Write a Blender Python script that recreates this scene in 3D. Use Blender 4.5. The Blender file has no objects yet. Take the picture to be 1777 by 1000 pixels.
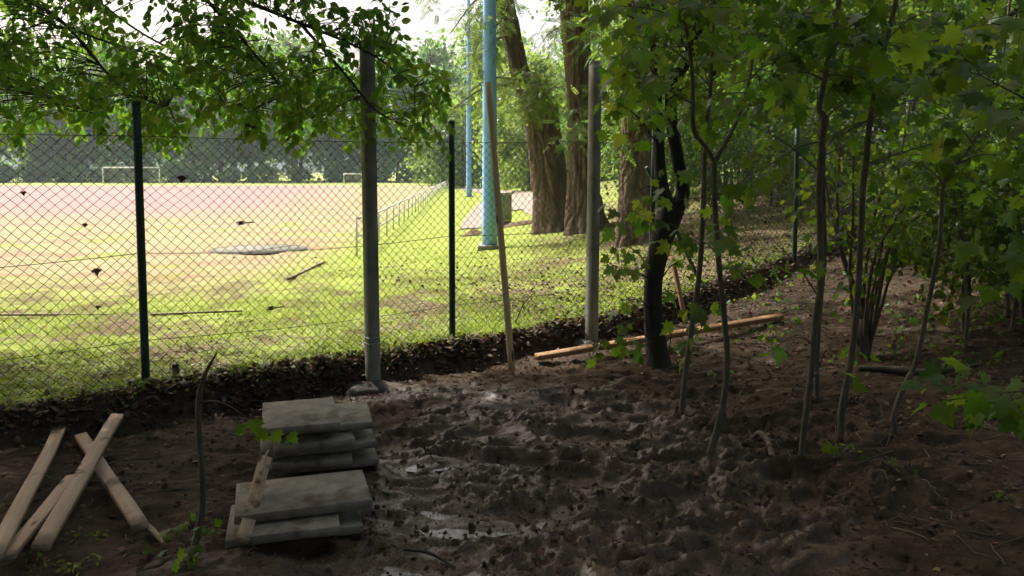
import bpy, math, random
import numpy as np
from mathutils import Vector, Matrix

random.seed(7)
RNG = np.random.default_rng(11)
S = bpy.context.scene
COL = S.collection

# ------------------------------------------------------------------ camera, sky, sun, exposure
FPX = 1394.0
AXIS_Y = 374.0                   # the photograph is a crop: its optical axis lies above its middle
PITCH = math.atan((AXIS_Y - 296) / FPX)
EYE = np.array([0.0, 0.0, 1.7])
cd = bpy.data.cameras.new('camera')
cam = bpy.data.objects.new('camera', cd)
COL.objects.link(cam)
cam.location = EYE
cam.rotation_euler = (math.pi / 2 - PITCH, 0, 0)
cd.sensor_width = 36.0
cd.lens = 36.0 * FPX / 1777.0
cd.shift_y = -(500 - AXIS_Y) / 1777.0
cd.clip_start = 0.05
cd.clip_end = 2000
S.camera = cam

SUN_AZ = math.radians(-42)      # measured from +Y towards +X
SUN_EL = math.radians(52)
W = bpy.data.worlds.new('World')
S.world = W
W.use_nodes = True
wn = W.node_tree
bg = wn.nodes['Background']
sky = wn.nodes.new('ShaderNodeTexSky')
sky.sky_type = 'NISHITA'
sky.sun_disc = False
sky.sun_elevation = SUN_EL
sky.sun_rotation = SUN_AZ
sky.air_density = 1.0
sky.dust_density = 9.0
sky.ozone_density = 0.5
wn.links.new(sky.outputs[0], bg.inputs['Color'])
bg.inputs['Strength'].default_value = 0.15

sd_ = bpy.data.lights.new('sun', 'SUN')
sun = bpy.data.objects.new('sun', sd_)
COL.objects.link(sun)
sd_.energy = 4.1
sd_.angle = math.radians(0.6)
sd_.color = (1.0, 0.96, 0.90)
sdir = Vector((math.sin(SUN_AZ) * math.cos(SUN_EL), math.cos(SUN_AZ) * math.cos(SUN_EL), math.sin(SUN_EL)))
sun.rotation_euler = sdir.to_track_quat('Z', 'Y').to_euler()
sun.location = (-20, 40, 60)

S.view_settings.view_transform = 'Standard'
S.view_settings.look = 'None'
S.view_settings.exposure = 0.8
S.view_settings.gamma = 1.0
S.view_settings.use_curve_mapping = False
S.render.engine = 'CYCLES'
S.cycles.use_denoising = True
S.cycles.max_bounces = 8
S.cycles.diffuse_bounces = 4
S.cycles.transmission_bounces = 4
S.cycles.transparent_max_bounces = 4
S.cycles.volume_bounces = 1
S.cycles.caustics_reflective = False
S.cycles.caustics_refractive = False
S.cycles.sample_clamp_indirect = 6

_cp, _sp = math.cos(PITCH), math.sin(PITCH)
FW = np.array([0, _cp, -_sp]); UP = np.array([0, _sp, _cp]); RT = np.array([1.0, 0, 0])

def ray(px, py):
    return FW + RT * (px - 888.5) / FPX + UP * (AXIS_Y - py) / FPX
def P(px, py, y):
    """measured photo direction at a real distance y in front of the camera"""
    d = ray(px, py)
    return EYE + d * (y / d[1])

# ------------------------------------------------------------------ terrain
FO = np.array([-0.53, 6.95]); FD = np.array([0.805, 0.593]); FN = np.array([-0.593, 0.805])

def ss(a, b, v):
    v = np.clip((v - a) / (b - a), 0, 1)
    return v * v * (3 - 2 * v)
def st(x, y):
    return (x - FO[0]) * FD[0] + (y - FO[1]) * FD[1], (x - FO[0]) * FN[0] + (y - FO[1]) * FN[1]
def xy(s, t):
    return FO[0] + s * FD[0] + t * FN[0], FO[1] + s * FD[1] + t * FN[1]
def H(x, y):
    x = np.asarray(x, float); y = np.asarray(y, float)
    s, t = st(x, y)
    v = x - 2 + .3 * (np.minimum(y, 17) - 6)
    h = .18 * .6 * np.log1p(np.exp(np.clip(v / .6, -40, 40)))
    h = 5 * np.tanh(h / 5)
    bank = np.where(t < 0, .2 * ss(-.28, -.03, t), .2 - .3 * ss(1, 13, t))
    return h + bank
def G(px, py):
    """point of the terrain seen in a measured direction"""
    d = ray(px, py)
    lo = 1.0
    for y in np.concatenate([np.arange(1.5, 40, .1), np.arange(40, 200, .5)]):
        q = EYE + d * (y / d[1])
        if q[2] < H(q[0], q[1]):
            hi = y
            for _ in range(25):
                m = (lo + hi) / 2
                q = EYE + d * (m / d[1])
                if q[2] < H(q[0], q[1]): hi = m
                else: lo = m
            q[2] = float(H(q[0], q[1]))
            return q
        lo = y
    return q

# ------------------------------------------------------------------ noise (value noise on a hashed lattice)
def _hash(ix, iy, seed):
    h = (ix.astype(np.int64) * 374761393 + iy.astype(np.int64) * 668265263 + seed * 1442695041) & 0x7fffffff
    h = ((h ^ (h >> 13)) * 1274126177) & 0x7fffffff
    h = h ^ (h >> 16)
    return (h & 0xffff) / 65535.0
def vn(x, y, seed=0):
    ix = np.floor(x); iy = np.floor(y)
    fx = x - ix; fy = y - iy
    fx = fx * fx * fx * (fx * (fx * 6 - 15) + 10); fy = fy * fy * fy * (fy * (fy * 6 - 15) + 10)
    a = _hash(ix, iy, seed); b = _hash(ix + 1, iy, seed); c = _hash(ix, iy + 1, seed); d = _hash(ix + 1, iy + 1, seed)
    return (a * (1 - fx) + b * fx) * (1 - fy) + (c * (1 - fx) + d * fx) * fy
def fbm(x, y, o=4, seed=0):
    r = 0; a = .5; tot = 0
    for i in range(o):
        ca, sa = math.cos(.6 * i), math.sin(.6 * i)
        r = r + a * vn(x * ca - y * sa + 17.3 * i, x * sa + y * ca - 9.1 * i, seed + i)
        tot += a; a *= .5; x = x * 2.03; y = y * 2.03
    return r / tot

# ------------------------------------------------------------------ mesh and object helpers
def mesh_np(name, V, faces, smooth=False, var=None):
    """V (n,3); faces: list of (m,k) int arrays"""
    me = bpy.data.meshes.new(name)
    V = np.asarray(V, np.float32)
    me.vertices.add(len(V)); me.vertices.foreach_set('co', V.ravel())
    faces = [np.asarray(f, np.int32) for f in faces if len(f)]
    loops = np.concatenate([f.ravel() for f in faces])
    tot = np.concatenate([np.full(len(f), f.shape[1], np.int32) for f in faces])
    start = np.concatenate([[0], np.cumsum(tot)[:-1]]).astype(np.int32)
    me.loops.add(len(loops)); me.loops.foreach_set('vertex_index', loops)
    me.polygons.add(len(tot)); me.polygons.foreach_set('loop_start', start)
    me.polygons.foreach_set('loop_total', tot)
    if smooth:
        me.polygons.foreach_set('use_smooth', np.ones(len(tot), bool))
    if var is not None:
        at = me.attributes.new('var', 'FLOAT', 'POINT')
        at.data.foreach_set('value', np.asarray(var, np.float32))
    me.update(calc_edges=True)
    me.validate()
    return me

class Geo:
    """collects vertices and faces of one part"""
    def __init__(s): s.V = []; s.F = {}; s.n = 0; s.A = []
    def add(s, V, faces, var=0.0):
        V = np.asarray(V, float)
        for f in faces:
            f = np.asarray(f, int)
            if len(f): s.F.setdefault(f.shape[1], []).append(f + s.n)
        s.V.append(V); s.n += len(V)
        s.A.append(np.full(len(V), var) if np.isscalar(var) else var)
    def mesh(s, name, smooth=False):
        return mesh_np(name, np.concatenate(s.V), [np.concatenate(f) for f in s.F.values()], smooth, np.concatenate(s.A))

def tag(o, label=None, cat=None, group=None, kind=None):
    if label: o['label'] = label
    if cat: o['category'] = cat
    if group: o['group'] = group
    if kind: o['kind'] = kind
    return o
def empty(name, loc, label, cat, group=None, rz=0):
    o = bpy.data.objects.new(name, None)
    o.empty_display_size = .1
    COL.objects.link(o); o.location = [float(v) for v in loc]; o.rotation_euler = (0, 0, rz)
    return tag(o, label, cat, group)
def place(name, me, m, parent=None, base=(0, 0, 0), label=None, kind=None):
    """links a mesh whose coordinates are world coordinates minus base"""
    if m is not None and not me.materials: me.materials.append(m)
    o = bpy.data.objects.new(name, me)
    COL.objects.link(o)
    if parent is not None:
        o.parent = parent
    else:
        o.location = [float(v) for v in base]
    if label: o['label'] = label
    if kind: o['kind'] = kind
    return o
def part(name, geo, m, parent, base=(0, 0, 0), smooth=False, kind=None, label=None):
    geo.V = [v - np.asarray(base, float) for v in geo.V]
    return place(name, geo.mesh(name, smooth), m, parent, base, label, kind)
def world_obj(name, geo, m, smooth=False):
    """a thing that is one mesh, origin at its lowest middle"""
    V = np.concatenate(geo.V)
    b = np.array([V[:, 0].mean(), V[:, 1].mean(), V[:, 2].min()])
    geo.V = [V - b]
    return place(name, geo.mesh(name, smooth), m, None, b)
def copy_tree(o, parent=None):
    c = o.copy(); COL.objects.link(c)
    if parent is not None: c.parent = parent
    for ch in o.children: copy_tree(ch, c)
    return c

def catmull(pts, n):
    p = np.asarray(pts, float)
    if len(p) < 3:
        t = np.linspace(0, 1, n)[:, None]
        return p[0] * (1 - t) + p[-1] * t
    q = np.vstack([2 * p[0] - p[1], p, 2 * p[-1] - p[-2]])
    u = np.linspace(0, len(p) - 1 - 1e-6, n)
    i = u.astype(int); f = (u - i)[:, None]
    a, b, c, d = q[i], q[i + 1], q[i + 2], q[i + 3]
    return .5 * (2 * b + (c - a) * f + (2 * a - 5 * b + 4 * c - d) * f ** 2 + (3 * b - a - 3 * c + d) * f ** 3)
def tube(g, pts, rad, sides=6, disp=None, caps=True, var=0.0):
    pts = np.asarray(pts, float); n = len(pts)
    rad = np.broadcast_to(np.asarray(rad, float), (n,)) if np.ndim(rad) < 1 or len(np.atleast_1d(rad)) == n else np.interp(np.linspace(0, 1, n), np.linspace(0, 1, len(rad)), rad)
    T = np.gradient(pts, axis=0); T /= np.linalg.norm(T, axis=1)[:, None] + 1e-9
    ref = np.array([0.13, 1, .07]) if abs(T[:, 2]).mean() > .5 else np.array([0, .1, 1.0])
    A = np.cross(T, ref); A /= np.linalg.norm(A, axis=1)[:, None] + 1e-9
    B = np.cross(T, A)
    th = np.linspace(0, 2 * np.pi, sides, endpoint=False)
    R = rad[:, None] * np.ones(sides)
    if disp is not None: R = disp(R, th, pts)
    V = pts[:, None] + R[..., None] * (np.cos(th)[None, :, None] * A[:, None] + np.sin(th)[None, :, None] * B[:, None])
    V = V.reshape(-1, 3)
    i = np.arange(n - 1)[:, None] * sides; j = np.arange(sides)[None]; k = (j + 1) % sides
    q = np.stack([i + j, i + k, i + sides + k, i + sides + j], -1).reshape(-1, 4)
    fs = [q]
    if caps:
        V = np.vstack([V, pts[0], pts[-1]])
        m = n * sides; j = np.arange(sides); k = (j + 1) % sides
        fs.append(np.vstack([np.stack([k, j, np.full(sides, m)], -1), np.stack([(n - 1) * sides + j, (n - 1) * sides + k, np.full(sides, m + 1)], -1)]))
    g.add(V, fs, var)
def box(g, c, ax, ay, az, bev=0.0, var=0.0):
    """box from centre and three half-axis vectors, with the edges along az bevelled a little"""
    c = np.asarray(c, float); ax = np.asarray(ax, float); ay = np.asarray(ay, float); az = np.asarray(az, float)
    lx, ly, lz = (np.linalg.norm(v) for v in (ax, ay, az))
    b = bev
    if b <= 0:
        V = [c + i * ax + j * ay + k * az for k in (-1, 1) for i, j in ((-1, -1), (1, -1), (1, 1), (-1, 1))]
        g.add(V, [[[3, 2, 1, 0], [4, 5, 6, 7], [0, 1, 5, 4], [1, 2, 6, 5], [2, 3, 7, 6], [3, 0, 4, 7]]], var)
        return
    bx, by, bz = 1 - b / lx, 1 - b / ly, 1 - b / lz
    ring = [(-bx, -1), (bx, -1), (1, -by), (1, by), (bx, 1), (-bx, 1), (-1, by), (-1, -by)]
    inn = [(-bx, -by), (bx, -by), (bx, -by), (bx, by), (bx, by), (-bx, by), (-bx, by), (-bx, -by)]
    V = [c + i * ax + j * ay - bz * az for i, j in ring] + [c + i * ax + j * ay + bz * az for i, j in ring]
    V += [c + i * ax + j * ay - az for i, j in ((-bx, -by), (bx, -by), (bx, by), (-bx, by))]
    V += [c + i * ax + j * ay + az for i, j in ((-bx, -by), (bx, -by), (bx, by), (-bx, by))]
    q = [[i, (i + 1) % 8, 8 + (i + 1) % 8, 8 + i] for i in range(8)]
    m = {0: 0, 1: 1, 2: 1, 3: 2, 4: 2, 5: 3, 6: 3, 7: 0}
    t = []
    for i in range(8):
        j = (i + 1) % 8
        for o, off, fl in ((16, 0, True), (20, 8, False)):
            a, b2 = o + m[i], o + m[j]
            f = [off + i, off + j, b2, a] if a != b2 else [off + i, off + j, a]
            if fl: f = f[::-1]
            (q if len(f) == 4 else t).append(f)
    q += [[19, 18, 17, 16], [20, 21, 22, 23]]
    g.add(V, [q, t], var)
def beam(g, a, b, w, h, bev=.003, upv=(0, 0, 1), var=0.0):
    a = np.asarray(a, float); b = np.asarray(b, float)
    d = b - a; L = np.linalg.norm(d); d /= L
    sx = np.cross(d, upv); sx /= np.linalg.norm(sx); sz = np.cross(sx, d)
    box(g, (a + b) / 2, sx * w / 2, sz * h / 2, d * L / 2, bev, var)

# ------------------------------------------------------------------ materials
def newmat(name):
    m = bpy.data.materials.new(name); m.use_nodes = True
    nt = m.node_tree
    return m, nt, nt.nodes['Principled BSDF'], nt.nodes['Material Output']
def nd(nt, t, inp=None, **kw):
    n = nt.nodes.new('ShaderNode' + t)
    for k, v in kw.items(): setattr(n, k, v)
    for k, v in (inp or {}).items():
        if hasattr(v, 'is_output') or isinstance(v, bpy.types.NodeSocket): nt.links.new(v, n.inputs[k])
        else: n.inputs[k].default_value = v
    return n
def ramp(nt, fac, stops, interp='LINEAR'):
    n = nt.nodes.new('ShaderNodeValToRGB')
    e = n.color_ramp.elements
    n.color_ramp.interpolation = interp
    while len(e) < len(stops): e.new(.5)
    for k, (p, c) in zip(e, stops): k.position = p; k.color = (*c, 1) if len(c) == 3 else c
    nt.links.new(fac, n.inputs[0])
    return n.outputs[0]
def objco(nt, scale=(1, 1, 1), out='Object'):
    tc = nd(nt, 'TexCoord')
    return nd(nt, 'Mapping', {'Vector': tc.outputs[out], 'Scale': scale}).outputs[0]
def noise(nt, vec, scale, detail=4, rough=.6, out=0):
    return nd(nt, 'TexNoise', {'Vector': vec, 'Scale': scale, 'Detail': detail, 'Roughness': rough}).outputs[out]
def mix(nt, f, a, b, mode='MIX'):
    n = nt.nodes.new('ShaderNodeMix'); n.data_type = 'RGBA'; n.blend_type = mode
    for i, v in ((0, f), (6, a), (7, b)):
        if isinstance(v, bpy.types.NodeSocket): nt.links.new(v, n.inputs[i])
        elif i == 0: n.inputs[0].default_value = v
        else: n.inputs[i].default_value = (*v, 1)
    return n.outputs[2]
def math_(nt, op, a, b=0.0, clamp=False):
    n = nt.nodes.new('ShaderNodeMath'); n.operation = op; n.use_clamp = clamp
    for i, v in ((0, a), (1, b)):
        if isinstance(v, bpy.types.NodeSocket): nt.links.new(v, n.inputs[i])
        else: n.inputs[i].default_value = v
    return n.outputs[0]
def maprange(nt, v, a, b, c=0.0, d=1.0, smooth=True):
    n = nt.nodes.new('ShaderNodeMapRange')
    n.interpolation_type = 'SMOOTHSTEP' if smooth else 'LINEAR'
    nt.links.new(v, n.inputs[0])
    for i, x in enumerate((a, b, c, d)): n.inputs[i + 1].default_value = x
    return n.outputs[0]
def bump(nt, b, h, strength=.5, dist=.01):
    n = nd(nt, 'Bump', {'Height': h, 'Strength': strength, 'Distance': dist})
    nt.links.new(n.outputs[0], b.inputs['Normal'])

def leaf_mat(name, cols, trans, tw=.45, rough=.45):
    """cols: darker..lighter reflectance colours; trans: light that passes through"""
    m, nt, b, out = newmat(name)
    at = nd(nt, 'Attribute', attribute_name='var'); oi = nd(nt, 'ObjectInfo')
    f = math_(nt, 'FRACT', math_(nt, 'ADD', at.outputs['Fac'], oi.outputs['Random']))
    n = len(cols)
    c = ramp(nt, f, [(i / (n - 1), k) for i, k in enumerate(cols)])
    vv = math_(nt, 'ADD', math_(nt, 'MULTIPLY', oi.outputs['Random'], .6), .7)
    hv = math_(nt, 'ADD', math_(nt, 'MULTIPLY', math_(nt, 'FRACT', math_(nt, 'MULTIPLY', oi.outputs['Random'], 7.31)), .045), .472)
    c = nd(nt, 'HueSaturation', {'Hue': hv, 'Value': vv, 'Color': c}).outputs[0]
    nt.links.new(c, b.inputs['Base Color']); b.inputs['Roughness'].default_value = rough
    b.inputs['Specular IOR Level'].default_value = .35
    tr = nd(nt, 'BsdfTranslucent')
    t = ramp(nt, f, [(i / (len(trans) - 1), k) for i, k in enumerate(trans)])
    nt.links.new(nd(nt, 'HueSaturation', {'Hue': hv, 'Value': vv, 'Color': t}).outputs[0], tr.inputs['Color'])
    ms = nd(nt, 'MixShader', {0: tw, 1: b.outputs[0], 2: tr.outputs[0]})
    nt.links.new(ms.outputs[0], out.inputs['Surface'])
    return m

MAPLE = leaf_mat('maple_leaf', [(.045, .10, .012), (.06, .13, .018), (.085, .15, .02), (.055, .115, .02)],
                 [(.14, .32, .02), (.2, .38, .02), (.28, .40, .03), (.16, .33, .02)], .5)
MAPLE_TAN = leaf_mat('maple_leaf_tan', [(.10, .07, .02), (.12, .1, .03)], [(.22, .17, .03), (.25, .22, .03)], .45)
HEDGE = leaf_mat('hornbeam_leaf', [(.035, .09, .016), (.055, .12, .02), (.075, .14, .025), (.045, .10, .02)],
                 [(.15, .34, .03), (.22, .40, .03), (.32, .44, .04), (.18, .36, .03)], .45)
ROBIN = leaf_mat('robinia_leaf', [(.05, .10, .02), (.08, .15, .03), (.1, .18, .04)],
                 [(.18, .36, .04), (.25, .42, .06), (.3, .45, .08)], .5)
FOREST = leaf_mat('forest_leaf', [(.035, .085, .012), (.055, .115, .016), (.08, .14, .02), (.045, .10, .018)],
                  [(.12, .26, .02), (.17, .33, .03), (.24, .36, .03), (.14, .28, .03)], .48)
FAR = leaf_mat('far_leaf', [(.05, .13, .03), (.075, .165, .035), (.11, .20, .045), (.055, .14, .03)],
               [(.13, .33, .06), (.18, .38, .06), (.24, .43, .07), (.15, .34, .06)], .55, .6)
IVY = leaf_mat('ground_cover_leaf', [(.07, .13, .015), (.12, .19, .025), (.17, .23, .035), (.09, .15, .02)],
               [(.22, .38, .02), (.32, .44, .03), (.4, .45, .05), (.25, .38, .02)], .4)
DEAD = leaf_mat('dead_leaf', [(.06, .036, .022), (.11, .06, .036), (.17, .095, .055), (.085, .048, .03), (.24, .16, .10)],
                [(.05, .02, .01), (.08, .035, .015), (.1, .04, .02), (.06, .03, .015), (.1, .05, .02)], .2, .7)

def bark(name, a, b_, scale=10, strength=.6, moss=None):
    m, nt, b, out = newmat(name)
    v = objco(nt, (1, 1, .22))
    n1 = noise(nt, v, scale, 6, .7)
    n2 = noise(nt, objco(nt), 2.5, 3)
    c = ramp(nt, n1, [(.3, a), (.7, b_)])
    if moss: c = mix(nt, maprange(nt, n2, .5, .66), c, moss)
    nt.links.new(c, b.inputs['Base Color'])
    b.inputs['Roughness'].default_value = .85
    bump(nt, b, n1, strength, .02)
    return m
BARK_ROB = bark('robinia_bark', (.055, .034, .024), (.22, .145, .105), 9, .8)
BARK_DARK = bark('dark_mossy_bark', (.012, .010, .008), (.04, .034, .026), 14, .7, (.03, .038, .014))
BARK_SAP = bark('sapling_bark', (.075, .062, .045), (.19, .16, .12), 30, .4, (.06, .062, .035))
BARK_HAZ = bark('hazel_bark', (.07, .05, .035), (.16, .115, .08), 30, .4)
BARK_FOR = bark('forest_bark', (.03, .026, .02), (.09, .075, .06), 8, .6, (.035, .045, .02))

def simple(name, col, rough=.5, metal=0, var=.12, scale=8, bs=.15, spec=.5, stain=None):
    m, nt, b, out = newmat(name)
    v = objco(nt)
    n = noise(nt, v, scale, 5, .65)
    a = tuple(max(0, c * (1 - 2.2 * var)) for c in col); d = tuple(min(1, c * (1 + 2.2 * var)) for c in col)
    c = ramp(nt, n, [(.25, a), (.75, d)])
    if stain:
        c = mix(nt, maprange(nt, noise(nt, v, scale * .35, 4, .6), .52, .68), c, stain)
    nt.links.new(c, b.inputs['Base Color'])
    b.inputs['Roughness'].default_value = rough; b.inputs['Metallic'].default_value = metal
    b.inputs['Specular IOR Level'].default_value = spec
    if bs: bump(nt, b, noise(nt, v, scale * 5, 3), bs, .004)
    return m
GREEN_METAL = simple('dark_green_paint', (.018, .05, .032), .5, 0, .2, 12, .1, .4)
WIRE = simple('green_wire', (.05, .065, .055), .4, 0, .15, 20, 0, .4)
BLUE = simple('light_blue_paint', (.25, .50, .96), .5, 0, .05, 3, .1, .4, (.2, .43, .88))
GALV = simple('galvanised_steel', (.42, .44, .45), .4, .6, .15, 15, .05)
WHITE = simple('white_paint', (.72, .72, .7), .5, 0, .06, 6, .05)
CAB = simple('grey_green_cabinet_paint', (.22, .25, .19), .5, 0, .1, 6, .05)
CAB_LIT = simple('lit_side_cabinet_paint', (.62, .58, .48), .5, 0, .08, 6, .05)  # light on the cabinet's left side, put into the colour as a paler tone
CONC = simple('post_concrete', (.28, .275, .235), .85, 0, .14, 7, .5, .3, (.2, .2, .165))
CONC_WET = simple('footing_concrete', (.105, .088, .068), .75, 0, .25, 9, .9, .4, (.055, .04, .03))
SLAB = simple('slab_concrete', (.255, .22, .18), .88, 0, .2, 11, .8, .3, (.13, .09, .06))
NET = simple('goal_net', (.20, .17, .13), .9, 0, .1, 8, 0)
PATHM = simple('gravel_path', (.30, .235, .195), .95, 0, .15, 5, .5, .2, (.2, .17, .14))
CIRCLE = simple('circle_concrete', (.17, .165, .125), .9, 0, .15, 3, .4, .3)
STEELDK = simple('rusty_dark_steel', (.06, .045, .035), .7, .2, .2, 12, .2)

def wood(name, a, b_, dirt, amount=.55):
    m, nt, b, out = newmat(name)
    tc = nd(nt, 'TexCoord')
    at = nd(nt, 'ObjectInfo')
    off = nd(nt, 'VectorMath', {0: tc.outputs['Object'], 1: at.outputs['Location']}, operation='ADD').outputs[0]
    vz = nd(nt, 'Mapping', {'Vector': off, 'Scale': (14, 14, .9)}).outputs[0]
    n = noise(nt, vz, 3.0, 5, .6)
    c = ramp(nt, n, [(.28, a), (.72, b_)])
    dn = noise(nt, off, 5, 5, .65)
    c = mix(nt, maprange(nt, dn, amount, amount + .12), c, dirt)
    kn = nd(nt, 'TexVoronoi', {'Vector': nd(nt, 'Mapping', {'Vector': off, 'Scale': (9, 9, 2.6)}).outputs[0], 'Scale': 1.0})
    c = mix(nt, maprange(nt, kn.outputs['Distance'], .16, .08), c, (.07, .04, .025))
    nt.links.new(c, b.inputs['Base Color'])
    b.inputs['Roughness'].default_value = .75
    b.inputs['Specular IOR Level'].default_value = .25
    bump(nt, b, n, .5, .003)
    return m
WOOD = wood('pale_pine', (.31, .215, .145), (.45, .325, .235), (.13, .085, .06), .56)
WOOD_OR = wood('orange_larch', (.30, .165, .08), (.44, .26, .13), (.13, .08, .05), .6)
WOOD_LATH = wood('yellow_lath', (.50, .35, .20), (.64, .47, .29), (.2, .12, .07), .62)
WOOD_RED = wood('red_brown_lath', (.25, .13, .075), (.36, .2, .12), (.14, .08, .05), .6)
WOOD_OLD = wood('weathered_board', (.17, .13, .09), (.28, .22, .16), (.06, .045, .035), .5)

def mud_mat():
    m, nt, b, out = newmat('wet_mud')
    v = objco(nt)
    at = nd(nt, 'Attribute', attribute_name='var')      # moisture of the soil
    n1 = noise(nt, v, 1.1, 5, .6); n2 = noise(nt, v, 9, 5, .65); n3 = noise(nt, v, 60, 3, .6)
    c = ramp(nt, n2, [(.25, (.038, .024, .015)), (.5, (.078, .050, .033)), (.78, (.13, .087, .06))])
    c2 = ramp(nt, n2, [(.25, (.036, .026, .017)), (.55, (.068, .049, .034)), (.8, (.115, .084, .058))])
    wet = math_(nt, 'MULTIPLY', at.outputs['Fac'], math_(nt, 'ADD', maprange(nt, n1, .48, .68), maprange(nt, at.outputs['Fac'], 1.0, 1.4)), True)
    c = mix(nt, wet, c2, c)
    c = mix(nt, maprange(nt, noise(nt, v, 38, 2), .70, .76), c, (.16, .12, .08))
    nt.links.new(c, b.inputs['Base Color'])
    wet2 = maprange(nt, at.outputs['Fac'], 1.0, 1.5)
    r = maprange(nt, wet, .3, 1.3, .92, .42, False)
    r = math_(nt, 'SUBTRACT', r, math_(nt, 'MULTIPLY', wet2, .28))
    r = math_(nt, 'ADD', r, math_(nt, 'MULTIPLY', math_(nt, 'SUBTRACT', n3, .5), .3), True)
    nt.links.new(r, b.inputs['Roughness'])
    nt.links.new(maprange(nt, wet, .4, 1.4, .05, .30, False), b.inputs['Specular IOR Level'])
    h = math_(nt, 'ADD', math_(nt, 'MULTIPLY', n2, .6), math_(nt, 'MULTIPLY', n3, .18))
    bump(nt, b, h, .8, .03)
    return m
MUD = mud_mat()

def field_mat():
    m, nt, b, out = newmat('field_surface')
    tc = nd(nt, 'TexCoord'); v = tc.outputs['Object']
    sp = nd(nt, 'SeparateXYZ', {0: v})
    X, Y = sp.outputs[0], sp.outputs[1]
    n1 = noise(nt, v, .35, 4, .6); n2 = noise(nt, v, 3.0, 5, .7); n3 = noise(nt, v, 22, 4, .7); n0 = noise(nt, v, .06, 3)
    green = ramp(nt, n2, [(.25, (.16, .17, .045)), (.5, (.23, .29, .05)), (.75, (.31, .36, .07))])
    tan = ramp(nt, n2, [(.25, (.23, .18, .10)), (.55, (.33, .27, .15)), (.8, (.39, .34, .18))])
    tan = mix(nt, math_(nt, 'MULTIPLY', maprange(nt, noise(nt, nd(nt, 'Mapping', {'Vector': v, 'Scale': (.5, 1.2, 1)}).outputs[0], .55, 5, .65), .48, .62), .8), tan, (.27, .175, .11))
    brown = ramp(nt, n3, [(.3, (.07, .045, .028)), (.7, (.20, .14, .09))])
    pink = ramp(nt, n2, [(.2, (.31, .17, .155)), (.8, (.38, .22, .20))])
    nw = math_(nt, 'MULTIPLY', math_(nt, 'SUBTRACT', n1, .5), 6)
    yw = math_(nt, 'ADD', Y, nw)
    # how dry: green near the fence, tan in the middle
    c = mix(nt, maprange(nt, yw, 8.5, 13.5), green, tan)
    gpat = maprange(nt, noise(nt, v, .5, 4, .65), .53, .66)
    c = mix(nt, math_(nt, 'MULTIPLY', gpat, .75), c, green)
    # red cinder pitch far out
    xw = math_(nt, 'ADD', math_(nt, 'ADD', X, math_(nt, 'MULTIPLY', Y, .16)), nw)
    pk = math_(nt, 'MULTIPLY', maprange(nt, math_(nt, 'ADD', yw, math_(nt, 'MULTIPLY', nw, 1.5)), 21, 42), maprange(nt, xw, 1, -10))
    c = mix(nt, pk, c, pink)
    c = mix(nt, maprange(nt, Y, 94, 99), c, ramp(nt, n2, [(.3, (.24, .30, .08)), (.7, (.34, .40, .11))]))
    # green strip right of the touchline rail
    rx = math_(nt, 'SUBTRACT', math_(nt, 'ADD', X, math_(nt, 'MULTIPLY', math_(nt, 'SUBTRACT', Y, 17), .0538)), -3.3)
    rxw = math_(nt, 'ADD', rx, math_(nt, 'MULTIPLY', math_(nt, 'SUBTRACT', n2, .5), 1.4))
    c = mix(nt, maprange(nt, rxw, -1.6, .2), c, green)
    # worn soil patches near the fence and up the bank
    near = maprange(nt, Y, 15, 9)
    br = math_(nt, 'MULTIPLY', maprange(nt, noise(nt, v, 1.1, 6, .75), .45, .58), math_(nt, 'ADD', math_(nt, 'MULTIPLY', near, .95), maprange(nt, X, -.3, 1.6), True), True)
    br = math_(nt, 'MAXIMUM', br, math_(nt, 'MULTIPLY', maprange(nt, math_(nt, 'ADD', X, math_(nt, 'MULTIPLY', math_(nt, 'SUBTRACT', n2, .5), 2.5)), .9, 2.6), math_(nt, 'MULTIPLY', maprange(nt, Y, 24, 15), .9)))
    c = mix(nt, br, c, brown)
    nt.links.new(c, b.inputs['Base Color'])
    b.inputs['Roughness'].default_value = .95
    b.inputs['Specular IOR Level'].default_value = .15
    bump(nt, b, math_(nt, 'ADD', n3, n2), .6, .04)
    return m
FIELD = field_mat()

def water_mat():
    m, nt, b, out = newmat('muddy_water')
    b.inputs['Base Color'].default_value = (.05, .036, .026, 1)
    b.inputs['Roughness'].default_value = .12
    b.inputs['Specular IOR Level'].default_value = .6
    bump(nt, b, noise(nt, objco(nt), 22, 4), .35, .02)
    return m
WATER = water_mat()

# ------------------------------------------------------------------ ground
def graded(segs):
    out = [segs[0][0]]
    for a, b, step0, step1 in segs:
        v = a
        while v < b - 1e-6:
            f = (v - a) / (b - a)
            v = min(b, v + step0 + (step1 - step0) * f)
            out.append(v)
    return np.unique(np.round(out, 5))
def sheet(name, sv, tv, zf, m, wetf=None):
    s, t = np.meshgrid(sv, tv)
    x, y = xy(s, t)
    z = zf(x, y, s, t)
    V = np.stack([x, y, z], -1).reshape(-1, 3)
    r, c = s.shape
    i = np.arange(r - 1)[:, None] * c + np.arange(c - 1)[None]
    q = np.stack([i, i + 1, i + c + 1, i + c], -1).reshape(-1, 4)
    me = mesh_np(name, V, [q], True, wetf(x, y, s, t).ravel() if wetf else None)
    o = place(name, me, m); o['kind'] = 'structure'
    return o

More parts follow.
